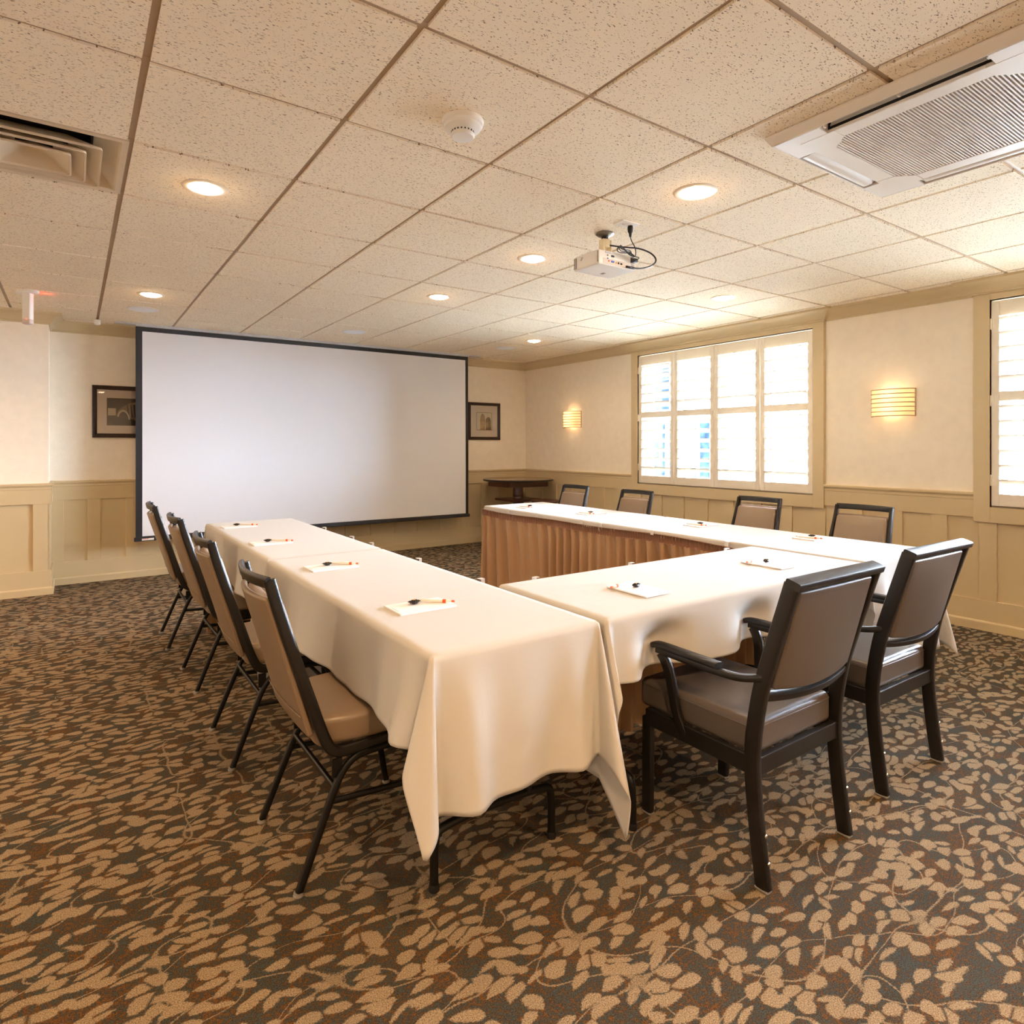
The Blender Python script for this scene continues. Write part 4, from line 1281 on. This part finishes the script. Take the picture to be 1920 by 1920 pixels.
# ------------------------------------------------------------ stack chairs (armless)
def make_stack_chair():
    """origin on the floor under the seat; +X is the front"""
    t = thing('banquet_chair', 'x', 'chair')
    # side frames: back post, seat rail
    for s in (-1, 1):
        b = NB()
        yT, yB = .166 * s, .196 * s
        pts = smoothpath([(-.290, yT, .905), (-.262, yT * 1.02, .80), (-.176, yB * .97, .53), (-.140, yB, .418), (-.112, yB, .372), (-.05, yB, .372), (.05, yB, .378), (.215, yB * .97, .385)], 3)
        sweep(b, pts, .020, .034, side=(0, 1, 0), n=12, pw=.5)
        obj('back_post', b, 'blackwood', t, smooth=True)
        # leg hoop: rear leg, arch under the rail, front leg
        rear = [(-.220, .215 * s, .010), (-.135, .207 * s, .22), (-.092, .203 * s, .315), (-.050, .200 * s, .348), (.0, .198 * s, .352)]
        front = [(0, .198 * s, .352), (.09, .198 * s, .356), (.150, .200 * s, .350), (.178, .203 * s, .30), (.232, .212 * s, .010)]
        b = NB(); sweep(b, smoothpath(rear, 3), .022, .022, side=(0, 1, 0), n=10, pw=.7); obj('leg', b, 'black', t, smooth=True)
        b = NB(); sweep(b, smoothpath(front, 3), .022, .022, side=(0, 1, 0), n=10, pw=.7); obj('leg', b, 'black', t, smooth=True)
        b = NB(); sweep(b, [(-.122, .206 * s, .235), (.196, .206 * s, .215)], .013, .018, side=(0, 1, 0), n=8, pw=.7)
        box(b, -.118, -.088, .198 * s - .003, .198 * s + .003, .30, .355); obj('side_stretcher', b, 'black', t, smooth=True)
        for xx, yy, dx in ((-.220, .215 * s, -.006), (.232, .212 * s, .004)):
            b = NB(); lathe(b, [(.0001, 0), (.014, 0), (.0155, .004), (.0135, .008), (.0135, .012), (.0001, .012)], 16, Matrix.Translation((xx + dx * .3, yy, 0)), cap=False)
            obj('glide', b, 'glide', t, smooth=True)
    b = NB(); sweep(b, [(-.112, -.203, .275), (-.112, .203, .275)], .016, .016, n=8, pw=.7); obj('rear_stretcher', b, 'black', t, smooth=True)
    b = NB(); sweep(b, [(.192, -.205, .235), (.192, .205, .235)], .016, .016, n=8, pw=.7); obj('front_stretcher', b, 'black', t, smooth=True)
    # bowed top rail (handle)
    b = NB()
    pts = []
    for i in range(15):
        u = -1 + 2 * i / 14
        pts.append((-.292 - .026 * (1 - u * u), .172 * u, .898 + .0 * u))
    sweep(b, pts, .036, .017, side=(-.25, 0, 1), n=12, pw=.5); obj('top_rail', b, 'blackwood', t, smooth=True)
    # padded back : flat shell behind, cushion in front
    def backmap(p, off):
        # p.x thickness, p.y width, p.z height (-h..h) ; map onto leaning plane
        v = (p.z + .218) / .436          # 0 bottom .. 1 top
        x = -.166 - .118 * v + off
        z = .432 + .420 * v
        bow = -.020 * (1 - (p.y / .165) ** 2) * (.25 + .75 * v)
        wd = .186 - .022 * v
        return (x + p.x * .96 + bow, p.y / .18 * wd, z + p.x * .25)
    b = NB(); roundbox(b, .009, .178, .218, .007, fn=lambda p: backmap(p, -.010), inner=10, seg=2); obj('back_shell', b, 'vinyl', t, smooth=True)
    b = NB(); roundbox(b, .020, .168, .210, .018, fn=lambda p: backmap(Vector((p.x + (.016 * (1 - (p.y / .17) ** 2) * (1 - (p.z / .21) ** 4) if p.x > 0 else 0), p.y, p.z)), .014), inner=10, seg=4); obj('back_cushion', b, 'vinyl', t, smooth=True)
    b = NB(); sweep(b, [backmap(Vector((-.012, -.176 + .352 * i / 12, -.150)), -.010) for i in range(13)], .003, .003, n=6); obj('seam', b, 'vinyl', t, smooth=True)
    # seat
    def seatmap(p):
        z = p.z + (.012 * (1 - (p.x / .215) ** 2) * (1 - (p.y / .205) ** 2) if p.z > 0 else 0)
        # rounded plan towards the back
        k = 1 - .16 * max(0, (-p.x - .02) / .2) ** 2
        return (p.x + .060, p.y * k, z + .432)
    b = NB(); roundbox(b, .222, .204, .044, .024, fn=seatmap, inner=10, seg=4); st = obj('seat', b, 'vinyl', t, smooth=True)
    b = NB()
    hx, hy, r = .2225, .2045, .06
    ring = []
    for sx, sy, a0 in ((1, 1, 0), (-1, 1, 90), (-1, -1, 180), (1, -1, 270)):
        for k in range(5):
            a = radians(a0 + 90 * k / 4)
            ring.append((sx * (hx - .022) + .0225 * cos(a), sy * (hy - .022) + .0225 * sin(a)))
    ring.append(ring[0])
    sweep(b, [seatmap(Vector((x, y, 0))) [:2] + (.452,) for x, y in ring], .0035, .0035, n=6); obj('piping', b, 'vinyl', st, smooth=True)
    return t
c0 = make_stack_chair()
LC = [(.750, 2.045, 0, 'tan vinyl banquet chair nearest the camera at the left table row'),
      (.738, 2.905, 0, 'tan vinyl banquet chair second from the camera along the left table row'),
      (.742, 3.850, 1, 'tan vinyl banquet chair third from the camera along the left table row'),
      (.712, 4.712, -1, 'tan vinyl banquet chair at the left table row, farthest and closest to the screen')]
RC = [(3.800, 1.990, 180, 'banquet chair on the window side nearest the armchairs, in front of bare wall panels'),
      (3.810, 2.735, 180, 'banquet chair on the window side, below the right half of the shuttered window'),
      (3.600, 3.745, 180, 'banquet chair on the window side, below the left end of the shuttered window'),
      (3.620, 4.550, 181, 'banquet chair on the window side, nearest the corner round table')]
for k, (x, y, a, lab) in enumerate(LC + RC):
    g_ = 'banquet chairs along the left row' if k < 4 else 'banquet chairs along the window side'
    if k == 0: c0.location = (x, y, 0); c0.rotation_euler = (0, 0, radians(a)); c0['label'] = lab; c0['group'] = g_
    else: dup(c0, (x, y, 0), radians(a), lab, g_)

# ------------------------------------------------------------ armchairs
def make_armchair():
    """origin on floor at the chair's centre line, y=0 at the rear feet; +Y is the front"""
    t = thing('armchair', 'x', 'chair')
    HW = .2275
    for s in (-1, 1):
        x = s * HW
        b = NB()
        pts = smoothpath([(x, -.002, .008), (x, .014, .12), (x, .034, .30), (x, .034, .42), (x, .012, .56), (x, -.010, .64), (x, -.093, .905)], 3)
        sweep(b, pts, .025, .046, side=(1, 0, 0), n=12, pw=.32)
        lg = obj('rear_leg', b, 'blackwood', t, smooth=True)
        for z in (.085, .160):
            b = NB(); lathe(b, [(.0001, .004), (.004, .003), (.006, 0)], 12, Matrix.Translation((x + .001, -.018 + (z - .085) * .12, z)) @ Matrix.Rotation(radians(90), 4, 'X'), cap=False); obj('screw', b, 'chrome', lg, smooth=True)
        b = NB(); roundbox(b, .013, .022, .005, .004, fn=lambda p: p + Vector((x, .0, .005)), inner=1); obj('glide', b, 'glide', t, smooth=True)
        b = NB(); sweep(b, [(x * .93, .462, .008), (x * .95, .455, .34)], .025, .040, side=(1, 0, 0), n=12, pw=.32); obj('front_leg', b, 'blackwood', t, smooth=True)
        b = NB(); roundbox(b, .013, .020, .005, .004, fn=lambda p: p + Vector((x * .93, .462, .005)), inner=1); obj('glide', b, 'glide', t, smooth=True)
        b = NB(); box(b, x - .010, x + .010, .045, .450, .322, .378); obj('side_rail', b, 'blackwood', t, bevel=.003)
        # arm : leaves the post, swings out and runs forward
        b = NB()
        A = smoothpath([(x, -.002, .618), (x + s * .020, .05, .604), (x + s * .030, .11, .602), (x + s * .030, .28, .604), (x + s * .028, .376, .606)], 3)
        sweep(b, A, .026, .022, side=(1, 0, 0), n=12, pw=.5)
        ar = obj('arm', b, 'blackwood', t, smooth=True)
        b = NB()
        sweep(b, smoothpath([(x + s * .030, .130, .621), (x + s * .030, .27, .623), (x + s * .028, .372, .624), (x + s * .028, .392, .618)], 2), .038, .020, side=(1, 0, 0), n=14, pw=.55); obj('arm_pad', b, 'blackplastic', ar, smooth=True)
        b = NB()
        sweep(b, smoothpath([(x + s * .028, .360, .598), (x + s * .024, .335, .56), (x + s * .010, .322, .46), (x + s * .004, .315, .40), (x, .285, .345)], 3), .022, .034, side=(1, 0, 0), n=12, pw=.4); obj('arm_support', b, 'blackwood', t, smooth=True)
    b = NB(); box(b, -HW + .010, HW - .010, .018, .040, .318, .372); obj('rear_rail', b, 'blackwood', t, bevel=.003)
    b = NB(); box(b, -HW + .012, HW - .012, .440, .462, .318, .372); obj('front_rail', b, 'blackwood', t, bevel=.003)
    # top rail and curved lower back rail
    b = NB(); sweep(b, [(-HW - .0125, -.099, .905), (HW + .0125, -.099, .905)], .046, .024, side=(0, 1, .32), n=12, pw=.3); obj('top_rail', b, 'blackwood', t, smooth=True)
    b = NB()
    sweep(b, [((HW) * u, .008 - .030 * (1 - u * u), .560 - .012 * (1 - u * u)) for u in [(-1 + i / 8) for i in range(17)]], .030, .022, side=(0, 1, .2), n=12, pw=.4); obj('lower_back_rail', b, 'blackwood', t, smooth=True)
    def bm_(p):
        v = (p.z + .155) / .31
        y = -.003 - .080 * v
        z = .585 + .300 * v
        bow = -.016 * (1 - (p.x / .2) ** 2) * max(0, 1 - v) ** 1.2
        dz = -.016 * (1 - (p.x / .2) ** 2) * (1 - v)
        th = p.y - (.006 * (1 - (p.x / .205) ** 2) * (1 - (p.z / .155) ** 2) if p.y < 0 else -.012 * (1 - (p.x / .205) ** 2) * (1 - (p.z / .155) ** 2))
        return (p.x, y + th + bow, z + p.y * .25 + dz)
    b = NB(); roundbox(b, .206, .020, .155, .010, fn=bm_, inner=12, seg=3); obj('backrest', b, 'vinyl2', t, smooth=True)
    def sm(p):
        z = p.z + (.010 * (1 - (p.x / .22) ** 2) * (1 - (p.y / .24) ** 2) if p.z > 0 else 0)
        return (p.x, p.y + .268, z + .418)
    b = NB(); roundbox(b, .213, .232, .050, .022, fn=sm, inner=10, seg=4); st = obj('seat', b, 'vinyl2', t, smooth=True)
    b = NB()
    ring = []
    for sx, sy, a0 in ((1, 1, 0), (-1, 1, 90), (-1, -1, 180), (1, -1, 270)):
        for k in range(5):
            a = radians(a0 + 90 * k / 4)
            ring.append((sx * (.213 - .022) + .0222 * cos(a), sy * (.232 - .022) + .0222 * sin(a) + .268, .450))
    ring.append(ring[0])
    sweep(b, ring, .003, .003, n=6); obj('piping', b, 'vinyl2', st, smooth=True)
    return t
a0 = make_armchair()
a0.location = (1.870, 1.083, 0); a0['label'] = 'black-framed grey vinyl armchair in front, its back fully visible at the cross table'; a0['group'] = 'armchairs at the cross table'
dup(a0, (2.672, 1.122, 0), radians(-.5), 'black-framed grey vinyl armchair farther right, partly hidden behind the nearer armchair', 'armchairs at the cross table')

# ------------------------------------------------------------ corner round table and stool
t = thing('round_pedestal_table', 'round dark wood pedestal table standing in the corner beyond the tables', 'table', (4.735, 6.660, 0))
b = NB(); lathe(b, [(.0001, .832), (.436, .832), (.450, .838), (.455, .848), (.452, .858), (.440, .862), (.0001, .862)], 64, cap=False); obj('tabletop', b, 'laminate', t, smooth=True)
b = NB(); lathe(b, [(.449, .836), (.4565, .842), (.4565, .854), (.449, .8595)], 64, cap=False); obj('edge_band', b, 'blackplastic', t, smooth=True)
b = NB()
for (x0, x1, y0, y1) in ((-.30, .30, -.25, -.22), (-.30, .30, .22, .25), (-.30, -.27, -.22, .22), (.27, .30, -.22, .22)): box(b, x0, x1, y0, y1, .762, .833)
obj('apron', b, 'cherry', t, bevel=.003)
b = NB(); lathe(b, [(.055, .835), (.070, .82), (.066, .80), (.064, .70), (.070, .66), (.072, .64), (.066, .63), (.070, .62), (.070, .605)], 36); obj('column', b, 'cherry', t, smooth=True)
b = NB(); roundbox(b, .22, .22, .014, .008, fn=lambda p: p + Vector((0, 0, .592)), inner=1); obj('shelf', b, 'cherry', t, smooth=True)
b = NB(); lathe(b, [(.075, .58), (.07, .50), (.08, .30), (.085, .12), (.09, .06)], 32); obj('lower_column', b, 'cherry', t, smooth=True)
b = NB(); roundbox(b, .24, .24, .028, .01, fn=lambda p: p + Vector((0, 0, .030)), inner=1); obj('base', b, 'cherry', t, smooth=True)
t = thing('round_stool', 'round dark wood stool beside the corner pedestal table', 'stool', (4.765, 6.120, 0))
b = NB(); lathe(b, [(.0001, .588), (.165, .588), (.180, .596), (.184, .608), (.178, .620), (.0001, .622)], 48, cap=False); obj('seat', b, 'cherry', t, smooth=True)
for k in range(4):
    a = pi / 4 + k * pi / 2
    b = NB(); sweep(b, [(.11 * cos(a), .11 * sin(a), .59), (.16 * cos(a), .16 * sin(a), .004)], .034, .034, n=8, pw=.5); obj('leg', b, 'cherry', t, smooth=True)
b = NB(); lathe(b, [(.135, .20), (.145, .20), (.145, .22), (.135, .22), (.135, .20)], 32, cap=False); obj('foot_ring', b, 'cherry', t, smooth=True)

# ------------------------------------------------------------ place settings : pad, pen, wrapped candy
def make_pad():
    """x = long side (top of the pad away from the chair = +x)"""
    b = NB(); box(b, -.102, .102, -.067, .067, 0, .0052)
    o = obj('writing_pad', b, 'paperpad', bevel=.0004)
    b = NB(); box(b, -.096, -.093, -.034, .034, .0052, .0054); box(b, -.091, -.0895, -.028, .028, .0052, .0054); obj('printed_lines', b, 'print', o)
    return o
def make_pen():
    t = thing('pen', 'x', 'pen')
    M = Matrix.Rotation(radians(90), 4, 'Y')
    b = NB(); lathe(b, [(.0001, -.060), (.0036, -.059), (.0050, -.045), (.0056, -.0), (.0058, .036), (.0001, .036)], 16, M @ Matrix.Translation((-.0058, 0, 0)), cap=False); obj('barrel', b, 'pen', t, smooth=True)
    b = NB(); lathe(b, [(.0059, .036), (.0062, .038), (.0062, .046), (.0059, .048)], 16, M @ Matrix.Translation((-.0058, 0, 0))); obj('ring', b, 'orange', t, smooth=True)
    b = NB(); lathe(b, [(.0058, .048), (.0046, .058), (.0026, .066), (.0001, .067)], 16, M @ Matrix.Translation((-.0058, 0, 0)), cap=False); obj('grip', b, 'pen', t, smooth=True)
    b = NB(); lathe(b, [(.0001, .066), (.0038, .067), (.0040, .076), (.0001, .078)], 12, M @ Matrix.Translation((-.0058, 0, 0)), cap=False); obj('button', b, 'orange', t, smooth=True)
    b = NB(); lathe(b, [(.0001, -.066), (.0016, -.064), (.0034, -.058), (.0001, -.058)], 10, M @ Matrix.Translation((-.0058, 0, 0)), cap=False); obj('tip', b, 'orange', t, smooth=True)
    return t
def make_candy():
    t = thing('wrapped_candy', 'x', 'candy')
    b = NB()
    n, m = 14, 10
    rings = []
    for i in range(n + 1):
        u = -1 + 2 * i / n
        w = .0125 * (1 - abs(u) ** 3 * .25) + (.002 if abs(u) > .95 else 0); h = .0072 * max(.05, 1 - abs(u) ** 2.2)
        if abs(u) > .8: w *= 1.0 + .06 * ((i % 2) * 2 - 1)
        rings.append([b.verts.new((.020 * u, w * cos(2 * pi * k / m), .0078 + h * sin(2 * pi * k / m) + .0015 * sin(i * 2.1 + k * 1.7) * (1 if h > .002 else .3) + .003 * u * u)) for k in range(m)])
    for A, B in zip(rings, rings[1:]):
        for k in range(m): b.faces.new((A[k], A[(k + 1) % m], B[(k + 1) % m], B[k]))
    b.faces.new(rings[0]); b.faces.new(rings[-1])
    obj('wrapper', b, 'candy', t)
    b = NB(); roundbox(b, .0045, .0035, .001, .0008, fn=lambda p: p + Vector((0, .0, .0158)), inner=1, seg=2); obj('gold_print', b, 'gold', t)
    return t
PZ = TZ + .0042
pad0, pen0, can0 = make_pad(), make_pen(), make_candy()
SET = [  # x, y, pad rotation, where
    (.951, 1.901, 0, 'on the left row, nearest the camera'),
    (.936, 2.742, 0, 'before the second chair of the left row'),
    (.893, 3.610, 0, 'before the third chair of the left row'),
    (.900, 4.460, 0, 'on the left row, nearest the screen'),
    (1.722, 1.650, 90, 'before the nearer armchair'),
    (2.576, 1.667, 90, 'before the farther armchair'),
    (3.255, 4.400, 180, 'at the far end of the right row'),
    (3.340, 3.710, 180, 'on the right row, second from its far end'),
    (3.470, 2.755, 180, 'on the right row, second from its near end'),
    (3.520, 2.000, 180, 'on the right row, nearest the cross table')]
first = True
PO = {0: ((.052, .020, -52), (-.008, -.004, 20)), 90: ((-.028, .035, 0), (-.012, .010, 0)), 180: ((.030, .030, 0), (.0, .0, 10))}
for k, (x, y, a, where) in enumerate(SET):
    ra = radians(a)
    if k < 4: pen_o, pen_a, can_o, can_a = (.050, .012), radians(-40), (-.012, .024), radians(15)
    elif k < 6: pen_o, pen_a, can_o, can_a = (-.010, .068), radians(188), (.010, .022), radians(25)
    else: pen_o, pen_a, can_o, can_a = (-.052, .0), radians(-76), (.005, .010), radians(-20)
    if 4 <= k < 6:
        # pad is turned: its long side runs along Y
        pass
    zt_ = PZ + (.0022 if 4 <= k < 6 else .0)
    for proto, nm, off, aa, dz, cat, gr, pre in ((pad0, 'pad', (0, 0), ra, 0, 'notepad', 'white writing pads on the tables', 'white writing pad '),
                                       (pen0, 'pen', pen_o, pen_a, .0052, 'pen', 'white and orange pens', 'orange-tipped white pen '),
                                       (can0, 'candy', can_o, can_a, .0052, 'candy', 'wrapped candies on the pads', 'dark wrapped candy ')):
        lab = (pre + where) if nm == 'pad' else (pre + 'on the pad ' + where.replace('on the ', 'of the ', 1) if where.startswith('on the ') else pre + 'on the pad ' + where)
        loc = (x + off[0], y + off[1], zt_ + dz)
        o = proto if first else dup(proto)
        o.location = loc; o.rotation_euler = (0, 0, aa)
        o['label'] = lab; o['category'] = cat; o['group'] = gr
    first = False

# ------------------------------------------------------------ outside the windows
b = NB(); box(b, 6.2, 40, -30, 45, -.3, -.2); struct('ground', b, mat('pale_paving', lin(222, 221, 218), .9))
t = thing('neighbouring_building', 'pale building with bluish windows seen through the shutters', 'building', (11.0, 9.3, -.2))
b = NB(); box(b, 0, .3, -2.0, 2.5, 0, 4.4); obj('wall', b, mat('pale_siding', lin(232, 232, 230), .8), t)
pane = mat('blue_pane', (.0017, .0032, .0052, 1), .7, var=.6, vscale=9, spec=0)
for y0, y1, z0, z1 in ((.42, .74, .45, 1.98), (.0, .28, .45, 1.98), (-.45, -.30, .45, 1.98), (-.80, -.55, .45, 1.98), (.30, .72, 2.3, 3.5)):
    b = NB(); box(b, -.02, .0, y0, y1, z0 , z1); w_ = obj('window_pane', b, pane, t)
